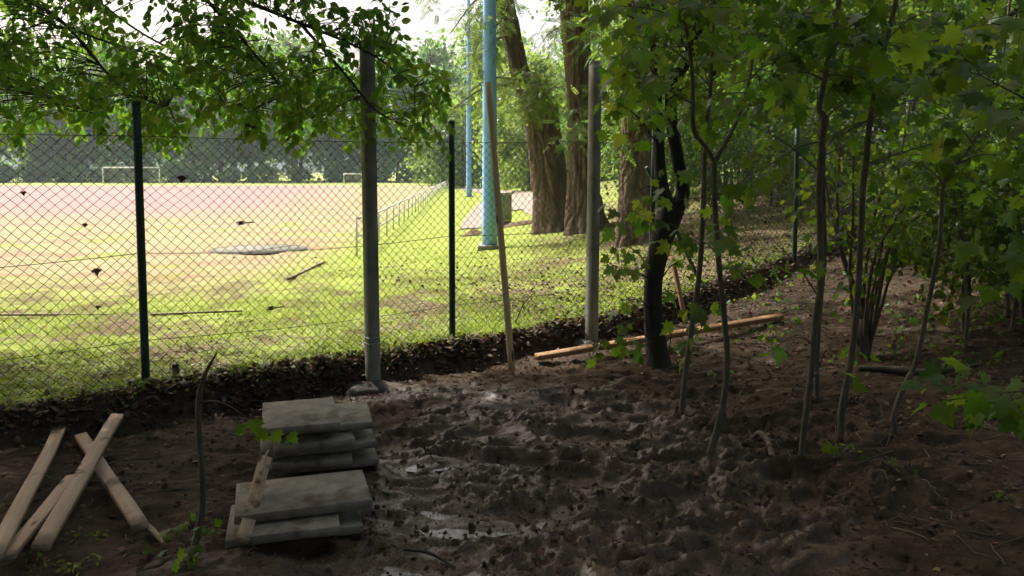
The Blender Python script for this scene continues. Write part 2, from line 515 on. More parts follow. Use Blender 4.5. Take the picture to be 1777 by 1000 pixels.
PUD = [(G(740, 900), .30, .20, .045), (G(705, 988), .34, .14, .045), (G(790, 800), .22, .10, .03), (G(1035, 770), .16, .09, .025),
       (G(1060, 785), .12, .08, .02), (G(650, 688), .2, .1, .02), (G(870, 905), .25, .11, .028), (G(930, 700), .2, .08, .02)]
def churn(x, y):
    """where boots and wheels have churned the ground"""
    a = np.exp(-(((x - .6) / 2.1) ** 2 + ((y - 4.9) / 2.0) ** 2) ** 1.5)
    b = np.exp(-(((x - .2) / 1.2) ** 2 + ((y - 3.6) / .9) ** 2))
    return np.clip(a + .6 * b, 0, 1)
def mudz(x, y, s, t):
    ch = churn(x, y)
    edge = ss(0, -.12, t)
    wx = x + .25 * fbm(x * 2, y * 2, 3, 40); wy = y + .25 * fbm(x * 2, y * 2, 3, 50)
    z = (fbm(wx * .9, wy * .9, 3, 1) - .5) * .10
    rid = 1 - np.abs(2 * fbm(wx * 1.7, wy * 4.2, 3, 5) - 1)              # ruts running across the view
    z = z + (rid - .72) * (.02 + .13 * ch)
    pa = ss(.40, .58, fbm(x * 1.1 + 3, y * 1.9, 3, 77)); pb = ss(.38, .6, fbm(x * 1.6 + 8, y * 2.6, 3, 78))
    cl = np.abs(2 * fbm(wx * 3.6, wy * 6.5, 3, 9) - 1)                   # clods
    z = z + (.28 - cl) * (.015 + .075 * ch * pa)
    cl2 = np.abs(2 * fbm(wx * 10, wy * 16, 3, 13) - 1)
    z = z + (.28 - cl2) * (.015 + .058 * ch * pb)
    near = (y < 12) & (y > 1)
    z = z + np.where(near, (vn(x * 36, y * 36, 21) - .5) * (.004 + .018 * ch * pb), 0)
    z = np.maximum(z, -.055 + .2 * (z + .055))
    for c, rx, ry, d in PUD:
        g = np.exp(-(((x - c[0]) / rx) ** 2 + ((y - c[1]) / ry) ** 2))
        z = z * (1 - .72 * g) - d * g * .6
    return H(x, y) + z * edge - .004 * ss(.0, .03, t)
def wetness(x, y, s, t):
    w = ss(2.6, 1.0, x + .25 * (y - 5)) * ss(-2.6, -1.2, x) * ss(.05, -.5, t)
    w = w * .75 + .45 * churn(x, y) + .12
    for c, rx, ry, d in PUD:
        w = w + 1.2 * np.exp(-(((x - c[0]) / rx / 1.4) ** 2 + ((y - c[1]) / ry / 1.5) ** 2))
    return np.clip(w, 0, 1.6)
mud_s = graded([(-26, -6, 1.2, .15), (-6, 6.2, .0175, .0175), (6.2, 12, .03, .15), (12, 70, .2, 3)])
mud_t = graded([(-70, -14, 3, .5), (-14, -5.3, .4, .03), (-5.3, .03, .0175, .0175)])
sheet('mud_ground', mud_s, mud_t, mudz, MUD, wetness)
def fieldz(x, y, s, t):
    n = (fbm(x * 1.5, y * 1.5, 4, 60) - .5) * .10 * ss(0, .4, t) * ss(40, 10, t) + (fbm(x * 8, y * 8, 2, 64) - .5) * .03 * ss(12, 5, t)
    return H(x, y) + n
sheet('sports_field', graded([(-500, -60, 20, 3), (-60, -8, 3, .12), (-8, 14, .06, .06), (14, 60, .1, 2), (60, 500, 4, 20)]),
      graded([(0, 9, .05, .07), (9, 40, .1, .8), (40, 600, 1, 20)]), fieldz, FIELD)

for ip, (c, rx, ry, d) in enumerate(PUD[:4]):
    g = Geo()
    th = np.linspace(0, 2 * np.pi, 40, endpoint=False)
    rr = 1 + .25 * np.sin(3 * th + c[0] * 9) + .15 * np.sin(5 * th + c[1] * 7)
    V = np.stack([c[0] + rx * 1.15 * rr * np.cos(th), c[1] + ry * 1.15 * rr * np.sin(th), np.zeros(40)], -1)
    V = np.vstack([V, [c[0], c[1], 0]])
    zz = float(np.median(mudz(V[:, 0] * .35 + c[0] * .65, V[:, 1] * .35 + c[1] * .65, *st(V[:, 0] * .35 + c[0] * .65, V[:, 1] * .35 + c[1] * .65))))
    V[:, 2] = zz - (.004 if ip < 2 else .014)
    g.add(V, [[[i, (i + 1) % 40, 40] for i in range(40)]])
    o = part('puddle', g, WATER, None); o['kind'] = 'structure'

# gravel path curving up behind the blue mast
def strip(name, px_pts, w, m, lift=.03):
    c = np.array([G(*p)[:2] for p in px_pts])
    c = catmull(np.c_[c, np.zeros(len(c))], 40)[:, :2]
    T = np.gradient(c, axis=0); T /= np.linalg.norm(T, axis=1)[:, None]
    Nn = np.stack([-T[:, 1], T[:, 0]], -1)
    wj = w * (1 + .12 * (np.array([vn(np.array([i * .7]), np.array([3.1]), 3)[0] for i in range(40)]) - .5))
    rows = [c + Nn * (f * wj)[:, None] for f in np.linspace(-1, 1, 7)]
    V = np.stack(rows, 1).reshape(-1, 2)
    s_, t_ = st(V[:, 0], V[:, 1])
    V = np.c_[V, fieldz(V[:, 0], V[:, 1], s_, t_) + lift]
    i = np.arange(39)[:, None] * 7 + np.arange(6)[None]
    q = np.stack([i, i + 7, i + 8, i + 1], -1).reshape(-1, 4)
    o = place(name, mesh_np(name, V, [q], True), m); o['kind'] = 'structure'
strip('gravel_path', [(826, 398), (836, 372), (850, 352), (885, 347), (925, 358), (990, 385)], .55, PATHM)
strip('gravel_path', [(800, 326), (830, 331), (870, 336), (900, 345), (935, 360)], 1.1, PATHM, .04)

# ------------------------------------------------------------------ leaves
def leaf_tpl(kind):
    if kind == 'maple':
        h = [(0, .04), (.16, -.05), (.30, .0), (.27, .14), (.55, .16), (.46, .29), (.60, .50), (.36, .45), (.24, .50), (.27, .74), (.13, .73), (0, 1.0)]
        P2 = h + [(-x, y) for x, y in h[-2:0:-1]]
        V = [(x, y, -.10 * abs(x) - .16 * y * y) for x, y in P2] + [(0, .33, .03)]
        n = len(P2)
        F = [[i, (i + 1) % n, n] for i in range(n)]
    elif kind == 'maple_low':
        h = [(0, .05), (.28, .0), (.27, .16), (.54, .2), (.44, .46), (.26, .5), (0, 1.0)]
        P2 = h + [(-x, y) for x, y in h[-2:0:-1]]
        V = [(x, y, -.12 * abs(x) - .16 * y * y) for x, y in P2] + [(0, .33, .03)]
        n = len(P2)
        F = [[i, (i + 1) % n, n] for i in range(n)]
    elif kind == 'oval':
        h = [(0, 0), (.26, .22), (.32, .5), (.2, .8), (0, 1.0)]
        P2 = h + [(-x, y) for x, y in h[-2:0:-1]]
        V = [(x, y, -.15 * abs(x) - .12 * y * y) for x, y in P2] + [(0, .45, .03)]
        n = len(P2)
        F = [[i, (i + 1) % n, n] for i in range(n)]
    elif kind == 'clump':       # a small group of blades as one ragged face set for distant crowns
        h = [(0, 0), (.34, .18), (.30, .38), (.5, .6), (.22, .72), (0, 1.0)]
        V = [(0, 0, 0), (.38, .2, -.1), (.30, .6, -.12), (.02, 1, -.2), (-.36, .66, -.05), (-.30, .18, .03)]
        F = [[0, 1, 2], [0, 2, 3], [0, 3, 4], [0, 4, 5]]
    elif kind == 'blade':
        V = [(-.05, 0, 0), (.05, 0, 0), (.035, .55, -.05), (-.035, .55, -.05), (0, 1, -.22)]
        F = [[0, 1, 2], [0, 2, 3], [3, 2, 4]]
    elif kind == 'quad':
        V = [(0, 0, 0), (.35, .45, -.06), (0, 1, -.12), (-.35, .45, .02)]
        F = [[0, 1, 2], [0, 2, 3]]
    elif kind == 'pinnate':
        V = []; F = []
        for k in range(7):
            y0 = .12 + k * .125
            for sx in ((-1, 1) if k < 6 else (0,)):
                i = len(V); dx = sx
                L = .20 * (1 - .08 * abs(k - 2.5)); w = .055
                dy = .1 if sx else 1
                d = np.array([dx, dy]) / math.hypot(dx, dy); nn = np.array([-d[1], d[0]])
                o = np.array([0, y0])
                for a in (o, o + d * L * .45 + nn * w, o + d * L, o + d * L * .45 - nn * w):
                    V.append((a[0], a[1], -.25 * a[1] ** 2 - .3 * abs(a[0])))
                F += [[i, i + 1, i + 2], [i, i + 2, i + 3]]
        i = len(V)
        V += [(-.006, 0, 0), (.006, 0, 0), (.004, .9, -.2), (-.004, .9, -.2)]
        F += [[i, i + 1, i + 2], [i, i + 2, i + 3]]
    return np.array(V, float), np.array(F, int)
TPL = {k: leaf_tpl(k) for k in ('maple', 'maple_low', 'oval', 'clump', 'quad', 'pinnate', 'blade')}

def unit(a):
    return a / (np.linalg.norm(a, axis=-1, keepdims=True) + 1e-9)
def frames(dirs, norms):
    y = unit(dirs); x = unit(np.cross(y, norms)); z = np.cross(x, y)
    return x, y, z
def leaves_geo(pos, dirs, norms, size, tpl, var=None, flat=None):
    V, F = TPL[tpl]
    pos = np.asarray(pos, float); n = len(pos)
    x, y, z = frames(dirs, norms)
    size = np.broadcast_to(np.asarray(size, float), (n,))
    curl = RNG.uniform(.3, 1.6, n)
    w = V[None, :, 0:1] * x[:, None] + V[None, :, 1:2] * y[:, None] + (V[None, :, 2:3] * curl[:, None, None]) * z[:, None]
    W_ = pos[:, None] + w * size[:, None, None]
    FF = F[None] + (np.arange(n) * len(V))[:, None, None]
    if var is None: var = RNG.random(n)
    return W_.reshape(-1, 3), FF.reshape(-1, 3), np.repeat(var, len(V))
def rnd(n):
    return unit(RNG.normal(size=(n, 3)))

LEAF_MESH = {}
def leaf_meshes(tpl, m):
    k = (tpl, m.name)
    if k not in LEAF_MESH:
        out = []
        for curl in (.4, 1.0, 1.7):
            V, F = TPL[tpl]; V = V.copy(); V[:, 2] *= curl
            if curl < .5: V[:, 2] += .30 * np.abs(V[:, 0]) - .12 * V[:, 1] ** 2
            elif curl > 1: V[:, 2] += .22 * V[:, 0] * V[:, 1] + .1 * np.sin(6 * V[:, 1] + 4 * V[:, 0]) * np.abs(V[:, 0])
            else: V[:, 2] -= .35 * np.maximum(0, V[:, 1] - .5)
            me = mesh_np('leaf', V, [F]); me.materials.append(m); out.append(me)
        LEAF_MESH[k] = out
    return LEAF_MESH[k]
def emit_leaves(root, base, pos, dirs, norms, size, tpl, m, cap=300, name='leaf'):
    """the largest-showing leaves become leaf parts, the rest one foliage part"""
    pos = np.asarray(pos, float); n = len(pos); size = np.broadcast_to(np.asarray(size, float), (n,))
    d = pos - EYE; dep = d @ FW
    u = np.abs(d @ RT) / np.maximum(dep, .01); v = np.abs(d @ UP / np.maximum(dep, .01) + .09)
    inf = (dep > .3) & (u < .66) & (v < .38)
    score = np.where(inf, size / np.maximum(dep, .3), -1 - np.arange(n) * 1e-9)
    order = np.argsort(-score)
    sel = order[:cap]; sel = sel[score[sel] > 0]
    x, y, z = frames(dirs, norms)
    ms = leaf_meshes(tpl, m)
    for i in sel:
        o = bpy.data.objects.new(name, ms[i % 3])
        COL.objects.link(o); o.parent = root
        M = np.eye(4); M[:3, 0] = x[i] * size[i]; M[:3, 1] = y[i] * size[i]; M[:3, 2] = z[i] * size[i]; M[:3, 3] = pos[i] - base
        o.matrix_basis = Matrix(M.tolist())
    rest = np.setdiff1d(np.arange(n), sel)
    if len(rest):
        V, F, A = leaves_geo(pos[rest], dirs[rest], norms[rest], size[rest], tpl)
        g = Geo(); g.add(V, [F], A)
        part('foliage', g, m, root, base, kind='stuff')

class Plant:
    """a woody plant: stems and branches as tubes, leaves along twigs"""
    def __init__(s): s.wood = Geo(); s.twig = Geo(); s.pos = []; s.dir = []; s.nor = []; s.size = []
    def leaf(s, p, d, n, z): s.pos.append(p); s.dir.append(d); s.nor.append(n); s.size.append(z)
    def twigline(s, a, d, L, size, step, droop=.5, r=.003, flat=.6, bend=.3):
        """a leafy shoot from a in direction d"""
        d = d / np.linalg.norm(d)
        k = 5
        pts = [a]; dd = d.copy()
        for i in range(k):
            dd = dd + np.array([RNG.normal() * bend * .4, RNG.normal() * bend * .4, RNG.normal() * bend * .2 - droop * .16])
            dd /= np.linalg.norm(dd)
            pts.append(pts[-1] + dd * L / k)
        pts = catmull(pts, 8)
        tube(s.twig, pts, [r, r * .4], 4, caps=False)
        n = max(2, int(L / step)); side = 1
        for i in range(n):
            f = .15 + .85 * (i + 1) / n
            j = min(6, int(f * 7)); q = pts[j] + (pts[j + 1] - pts[j]) * (f * 7 - j)
            t = pts[j + 1] - pts[j]; t /= np.linalg.norm(t)
            sv = np.cross(t, [0, 0, 1.0]); sv /= np.linalg.norm(sv) + 1e-6
            side = -side
            ld = t * (.5 if i < n - 1 else 1.5) + sv * side * RNG.uniform(.5, 1.1) + np.array([0, 0, -droop * RNG.uniform(.2, 1.2)]) + RNG.normal(size=3) * .25
            up = np.array([0, 0, 1.0]) * flat + RNG.normal(size=3) * .55 + np.array([0, -.35, 0])
            pet = .25 * size
            s.leaf(q + unit(ld) * pet * .8, ld, up, size * RNG.uniform(.6, 1.15))
    def finish(s, name, base, label, cat, group, bark_m, leaf_m, tpl, cap=300, woodname='trunk', smooth=True):
        root = empty(name, base, label, cat, group)
        if s.wood.n: part(woodname, s.wood, bark_m, root, base, smooth)
        if s.twig.n: part('twig', s.twig, bark_m, root, base, True, kind='stuff')
        if s.pos:
            emit_leaves(root, np.asarray(base), np.array(s.pos), np.array(s.dir), np.array(s.nor), np.array(s.size), tpl, leaf_m, cap)
        return root

def knobbly(amp, fr=9, seed=0):
    def f(R, th, pts):
        z = np.cumsum(np.r_[0, np.linalg.norm(np.diff(pts, axis=0), axis=1)])
        Z, T = np.meshgrid(z, th, indexing='ij')
        a = fbm(np.cos(T) * 2.2 + 10, Z * fr * .35 + np.sin(T) * 2.2, 3, seed) - .5
        return R * (1 + amp * 2 * a)
    return f
def furrowed(seed):
    """deeply furrowed bark: interlacing vertical ridges"""
    def f(R, th, pts):
        z = np.cumsum(np.r_[0, np.linalg.norm(np.diff(pts, axis=0), axis=1)])
        Z, T = np.meshgrid(z, th, indexing='ij')
        u = T / (2 * np.pi) * 17
        w = u + 1.6 * (fbm(Z * 1.1 + 5, np.cos(T) * 1.3, 3, seed) - .5) * 2
        rid = np.abs(((w + .35 * np.sin(Z * 5 + np.floor(w) * 2)) % 1) - .5) * 2
        rid = np.clip(rid * 1.5, 0, 1)
        cr = fbm(u * 1.0, Z * 7, 3, seed + 3) + 1.1 * (fbm(np.floor(w) * 3.7, Z * 5.5, 2, seed + 9) > .62)
        lob = fbm(np.cos(T) * 1.2 + 3, np.sin(T) * 1.2 + Z * .35, 2, seed + 7) - .5
        return R * (1 + .45 * lob + .10 * np.exp(-Z / .25) * (1 + 1.5 * np.sin(T * 5 + seed))) - .05 * (1 - rid) * np.minimum(1, R / .2) - .018 * cr
    return f

# ------------------------------------------------------------------ chain-link fence
def fence():
    posts_px = [None, (254, 665), (785, 590), None, (1378, 463), (1548, 425), None]
    p = [None] * 7
    for i, q in enumerate(posts_px):
        if q: p[i] = G(*q)
    p[0] = p[1] - (p[2] - p[1]) * 1.0
    p[3] = (p[2] + p[4]) / 2
    p[5] = p[4] + (p[4] - p[3])
    p[6] = p[5] + (p[4] - p[3])
    for q in p: q[2] = float(H(q[0], q[1]))
    tops = [1.95, 1.97, 1.92, 1.9, 1.75, 1.78, 1.75]
    lean = [0, (-.03, .02), (.0, 0), (.04, 0), (.01, .01), (0, 0), (.02, 0)]
    root = empty('chain_link_fence', p[2], 'dark green chain-link fence running between the mud and the sports field', 'fence')
    base = p[2]
    mesh_h = 1.75
    for i in range(7):
        g = Geo()
        q = p[i]; l = lean[i] if lean[i] else (0, 0)
        top = q + np.array([l[0], l[1], tops[i]])
        pts = np.linspace(q - [0, 0, .3], top, 6)
        tube(g, pts, .028, 14)
        c = np.linspace(top - [0, 0, .015], top + [0, 0, .012], 3)
        tube(g, c, [.031, .031, .026], 14)
        lbl = 'green post seen between the saplings in the shade' if i == 4 else None
        po = part('post', g, GREEN_METAL, root, base, True)
        gc = Geo()
        for hh in (.15, .85, 1.7):          # wire clips round the post
            b = q + (top - q) * (hh / tops[i])
            th = np.linspace(0, 2 * np.pi, 12)
            ring = b + np.stack([np.cos(th) * .031, np.sin(th) * .031, 0.004 * np.sin(th * 2)], -1)
            tube(gc, ring, .003, 4, caps=False)
        gc.V = [v - base for v in gc.V]
        cl = place('wire_clip', gc.mesh('wire_clip'), WIRE, po); cl['kind'] = 'stuff'
    # woven zig-zag wires, one mesh per bay
    dia = .072
    for b in range(6):
        a, c = p[b], p[b + 1]
        L = np.linalg.norm((c - a)[:2]); d = np.array([*(c - a)[:2], 0]) / L; n = np.array([-d[1], d[0], 0])
        nw = int(L / (dia / 2)); rows = int(mesh_h / (dia / 2))
        k = np.arange(rows + 1)
        g = Geo()
        for w in range(nw):
            s0 = (w + .5) * L / nw
            zig = np.where((k + w) % 2 == 0, -.5, .5) * dia / 2 * (1.04)
            s_ = s0 + zig
            z = a[2] + (c[2] - a[2]) * np.clip(s_ / L, 0, 1) + .03 + k * (mesh_h - .03) / rows
            sag = np.sin(np.pi * np.clip(s_ / L, 0, 1))
            z = z - .022 * sag * (k / rows)
            wob = .05 * (fbm(s_ * 1.6 + b * 7, z * 1.6, 2, 31) - .5) * 2 + .035
            z = z + .026 * (fbm(s_ * 2.1 + b * 3, z * 2.1, 2, 33) - .5) * 2
            s_ = s_ + .026 * (fbm(s_ * 2.4 + b * 5, z * 2.0, 2, 35) - .5) * 2
            off = wob + np.where((k + w) % 2 == 0, .0022, -.0022)
            pts = a * [1, 1, 0] + s_[:, None] * d + off[:, None] * n
            pts[:, 2] = z
            m = len(pts); r = .003
            T = unit(np.gradient(pts, axis=0)); A = unit(np.cross(T, n)); 
            V = np.stack([pts + r * n, pts - .5 * r * n + .87 * r * A, pts - .5 * r * n - .87 * r * A], 1).reshape(-1, 3)
            i = np.arange(m - 1)[:, None] * 3; j = np.arange(3)[None]; jj = (j + 1) % 3
            g.add(V, [np.stack([i + j, i + jj, i + 3 + jj, i + 3 + j], -1).reshape(-1, 4)])
        part('mesh_panel', g, WIRE, root, base, kind='stuff')
    # three tension wires through all posts
    for hh, sg in ((1.74, .01), (.92, .05), (.30, .03)):
        g = Geo(); pts = []
        for b in range(6):
            for f in np.linspace(0, 1, 14, endpoint=False):
                q = p[b] * (1 - f) + p[b + 1] * f
                pts.append(q + [0, 0, hh - sg * math.sin(math.pi * f)] + np.array([*FN, 0]) * .032)
        tube(g, pts, .0026, 4, caps=False)
        part('tension_wire', g, WIRE, root, base)
    # wire strainers
    for px, py in ((418, 387), (470, 535), (436, 219), (702, 240)):
        d = ray(px, py)
        # meets the fence plane
        t = -((EYE[:2] - FO) @ FN - .05) / (d[:2] @ FN)
        q = EYE + d * t
        g = Geo(); D3 = np.array([*FD, .02])
        if py > 300:
            th = np.linspace(0, 2 * np.pi, 14)
            tube(g, q + np.outer(np.cos(th) * .03, D3) + np.outer(np.sin(th) * .012, [0, 0, 1]), .004, 5, caps=False)
            tube(g, [q - np.array([*FN, 0]) * .02, q + np.array([*FN, 0]) * .02], .013, 8)
            tube(g, [q + D3 * .036, q + D3 * .10], .005, 5)
        else:
            beam(g, q - D3 * .045 + [0, 0, .01], q + D3 * .045 - [0, 0, .01], .01, .022, .003)
        part('wire_strainer', g, STEELDK, root, base, True)
    # brace strut seen behind the dark tree
    g = Geo(); q = p[3]
    e = q + np.array([*FD, 0]) * 1.0; e[2] = float(H(e[0], e[1])) - .1
    tube(g, [q + [0, 0, 1.45] + np.array([*FN, 0]) * .06, e + np.array([*FN, 0]) * .1], .021, 10)
    part('brace_strut', g, GREEN_METAL, root, base, True, label='slanted brace strut behind the dark tree')
    return p
FP = fence()

# ------------------------------------------------------------------ concrete posts
def concrete_post(px, ytop_px, label, ties):
    b = G(*px); b[2] = float(H(b[0], b[1])) - .02
    h = P(px[0], ytop_px, b[1])[2] - b[2]
    root = empty('concrete_post', b, label, 'post', 'new concrete posts in the mud')
    g = Geo(); w = .0455
    Dx = np.array([*FD, 0]) * w; Dy = np.array([*FN, 0]) * w
    lean = np.array([(.012 if px[0] > 800 else -.012), 0, 0])
    n = 10; c = .10
    ring = [(-1, -1 + c), (-1 + c, -1), (1 - c, -1), (1, -1 + c), (1, 1 - c), (1 - c, 1), (-1 + c, 1), (-1, 1 - c)]
    V = []
    for k in range(n + 1):
        f = k / n
        for i, j in ring: V.append(b + lean * f * 2 + np.array([0, 0, -.3 + (h + .3) * f]) + Dx * i + Dy * j)
    V += [b + lean * 2 + np.array([0, 0, h + .012]) + Dx * i * .8 + Dy * j * .8 for i, j in ring]
    F = [[k * 8 + i, k * 8 + (i + 1) % 8, k * 8 + 8 + (i + 1) % 8, k * 8 + 8 + i] for k in range(n + 1) for i in range(8)]
    g.add(V, [F, [[(n + 1) * 8 + i for i in range(8)]]])
    part('shaft', g, CONC, root, b)
    g = Geo()                         # mound of concrete round the foot
    for_r = np.linspace(0, 1, 9); th = np.linspace(0, 2 * np.pi, 36, endpoint=False)
    R, T = np.meshgrid(for_r, th, indexing='ij')
    rr = .20 * (1 + .3 * np.sin(2 * T + px[0]) + .12 * np.sin(5 * T))
    X = b[0] + R * rr * np.cos(T); Y = b[1] - .06 + R * rr * np.sin(T) * .8
    s_, t_ = st(X, Y)
    Z = np.minimum(H(X, Y), b[2] + .03) + .055 * (1 - R ** 1.3) * (1 + .8 * (fbm(X * 14, Y * 14, 3, 71) - .5)) + .012 - .05 * (R > .95)
    V = np.stack([X, Y, Z], -1).reshape(-1, 3)
    i = np.arange(8)[:, None] * 36 + np.arange(36)[None]; j = np.arange(8)[:, None] * 36 + (np.arange(36)[None] + 1) % 36
    g.add(V, [np.stack([i, j, j + 36, i + 36], -1).reshape(-1, 4)])
    part('footing', g, CONC_WET, root, b, True)
    for py in ties:
        z = P(px[0], py, b[1])[2]
        g = Geo()
        q = [b + lean * .4 + [0, 0, z - b[2]] + Dx * i * 1.06 + Dy * j * 1.06 for i, j in ring]
        tube(g, q + [q[0]], .0028, 5, caps=False)
        part('wire_tie', g, GALV, root, b)
    return b
PB1 = concrete_post((648, 671), 72, 'square concrete post with two wire ties near its foot, beside the slab stacks', (585, 595))
PB2 = concrete_post((1026, 598), 108, 'square concrete post with bare shaft, left of the crooked dark tree', ())

# ------------------------------------------------------------------ floodlight masts, cabinet, rail, goals, throwing circle
def mast(px, bot_px, w0, label, h=15.0):
    b = G(px, bot_px)
    root = empty('floodlight_mast', b, label, 'floodlight mast', 'light blue floodlight masts')
    g = Geo()
    z = np.linspace(-.2, h, 20)
    top = np.array([.0, .0, 0])
    tube(g, b + np.outer(z, [0.0, 0, 1]) + np.outer(z / h, top), np.linspace(w0 / 2, w0 / 2 * .45, 20), 6)
    part('shaft', g, BLUE, root, b)
    g = Geo()
    box(g, b + [0, 0, .02], (w0 * .75, 0, 0), (0, w0 * .75, 0), (0, 0, .05), .01)
    part('base_plate', g, CONC, root, b)
    g = Geo()
    beam(g, b + [-.9, 0, h - .3], b + [.9, 0, h - .3], .09, .09)
    part('crossarm', g, BLUE, root, b)
    for i in (-1, 1):
        g = Geo()
        box(g, b + [i * .6, -.15, h - .05], (.28, 0, 0), (0, .08, .1), (0, -.1, .12), .02)
        part('floodlight', g, GALV, root, b)
    return b
mast(850, 431, .31, 'light blue octagonal floodlight mast rising behind the tall leaning lath')
mast(814, 342, .40, 'farther, thinner looking light blue floodlight mast beside the white rail end')

def cabinet():
    b = G(872, 392)
    b[1] -= 0
    root = empty('electric_cabinet', b, 'small grey green electric cabinet with its lit side painted pale, beside the blue mast', 'cabinet')
    sc = b[1] / FPX
    w = 30 * sc; h = 46 * sc; z0 = P(872, 383, b[1])[2]
    c = np.array([b[0], b[1], z0 + h / 2])
    ca, sa = math.cos(.5), math.sin(.5)
    ax = np.array([ca, sa, 0]) * w * .42; ay = np.array([-sa, ca, 0]) * w * .38
    g = Geo(); box(g, c, ax, ay, (0, 0, h / 2), .01); part('body', g, CAB_LIT, root, b)
    g = Geo(); box(g, c - ay * 1.04 + ax * .02, ax * .92, ay * .05, (0, 0, h / 2 * .92), .006); part('door', g, CAB, root, b)
    g = Geo(); box(g, c + [0, 0, h / 2 + .02], ax * 1.12, ay * 1.15, (0, 0, .02), .006); part('lid', g, CAB, root, b)
    g = Geo(); box(g, [b[0], b[1], (b[2] + z0) / 2 - .1], ax * .9, ay * .9, (0, 0, (z0 - b[2]) / 2 + .12), .006); part('plinth', g, CONC, root, b)
cabinet()

def rail():
    g0 = G(619, 443)
    root = empty('touchline_rail', g0, 'white tubular barrier rail running along the edge of the pitch', 'barrier rail')
    n = 38
    pts = []
    for i in range(n):
        y = g0[1] + 2.0 * i
        x = g0[0] - .0538 * 2.0 * i
        pts.append(np.array([x, y, float(H(x, y))]))
    hgt = P(619, 380, g0[1])[2] - g0[2]
    for q in pts:
        g = Geo(); tube(g, [q - [0, 0, .2], q + [0, 0, hgt]], .026, 8)
        part('post', g, WHITE, root, g0, True)
    for f, r in ((1.0, .028), (.5, .02)):
        g = Geo(); tube(g, [q + [0, 0, hgt * f] for q in pts], r, 8)
        part('rail', g, WHITE if f == 1 else GALV, root, g0, True)
rail()

def goal(pl, pr, ytop, label, depth_=2.0, r=.085):
    a = G(*pl); b = G(*pr); b = np.array([b[0], a[1], 0]); a[2] = float(H(a[0], a[1])); b[2] = a[2]
    h = P(pl[0], ytop, a[1])[2] - a[2]
    c = (a + b) / 2
    root = empty('football_goal', c, label, 'goal', 'goals on the far side of the pitch')
    for q in (a, b):
        g = Geo(); tube(g, [q, q + [0, 0, h]], r, 8); part('post', g, WHITE, root, c, True)
        g = Geo(); tube(g, [q + [0, 0, h], q + [0, .7, h - .02], q + [0, depth_, .1]], r * .5, 6); part('net_stay', g, STEELDK, root, c, True)
    g = Geo(); tube(g, [a + [-r, 0, h], b + [r, 0, h]], r, 8); part('crossbar', g, WHITE, root, c, True)
    # net: crossing cords
    g = Geo()
    L = np.linalg.norm(b - a); prof = catmull([np.array([0, .05, h - .05]), np.array([0, .7, h - .1]), np.array([0, depth_, .05])], 14)
    nx = int(L / .16)
    for i in range(nx + 1):
        q = a + (b - a) * i / nx
        tube(g, q + prof, .011, 3, caps=False)
    for k in range(14):
        tube(g, [a + prof[k], b + prof[k]], .011, 3, caps=False)
    part('net', g, NET, root, c, kind='stuff')
goal((179, 319), (277, 319), 291, 'wide white football goal with brown net, behind the left fence post')
goal((597, 320), (628, 320), 302, 'small white goal left of the concrete post on the far pitch edge', 1.0, .075)

def circle():
    c = (G(450, 442) + G(448, 427)) / 2
    c[2] = float(H(c[0], c[1])) + .015
    root = empty('throwing_circle', c, 'flat grey concrete throwing circle with dark steel rim in the dry grass', 'throwing circle')
    th = np.linspace(0, 2 * np.pi, 48, endpoint=False)
    R = 1.05
    g = Geo()
    V = np.vstack([np.stack([R * np.cos(th), R * np.sin(th), 0 * th + .012], -1), np.stack([R * np.cos(th), R * np.sin(th), 0 * th - .15], -1), [[0, 0, .012]]]) + c
    i = np.arange(48); j = (i + 1) % 48
    g.add(V, [np.stack([i, j, j + 48, i + 48], -1)[:, ::-1], np.stack([i, j, 0 * i + 96], -1)])
    part('pad', g, CIRCLE, root, c)
    g = Geo()
    tube(g, np.vstack([np.stack([R * 1.01 * np.cos(th), R * 1.01 * np.sin(th), 0 * th + .006], -1), [[R * 1.01, 0, .006]]]) + c, .014, 6, caps=False)
    part('rim', g, STEELDK, root, c, True)
    g = Geo()
    beam(g, c + [-.1, -1.0, .016], c + [.55, 1.0, .016], .02, .015); part('divider', g, STEELDK, root, c)
circle()

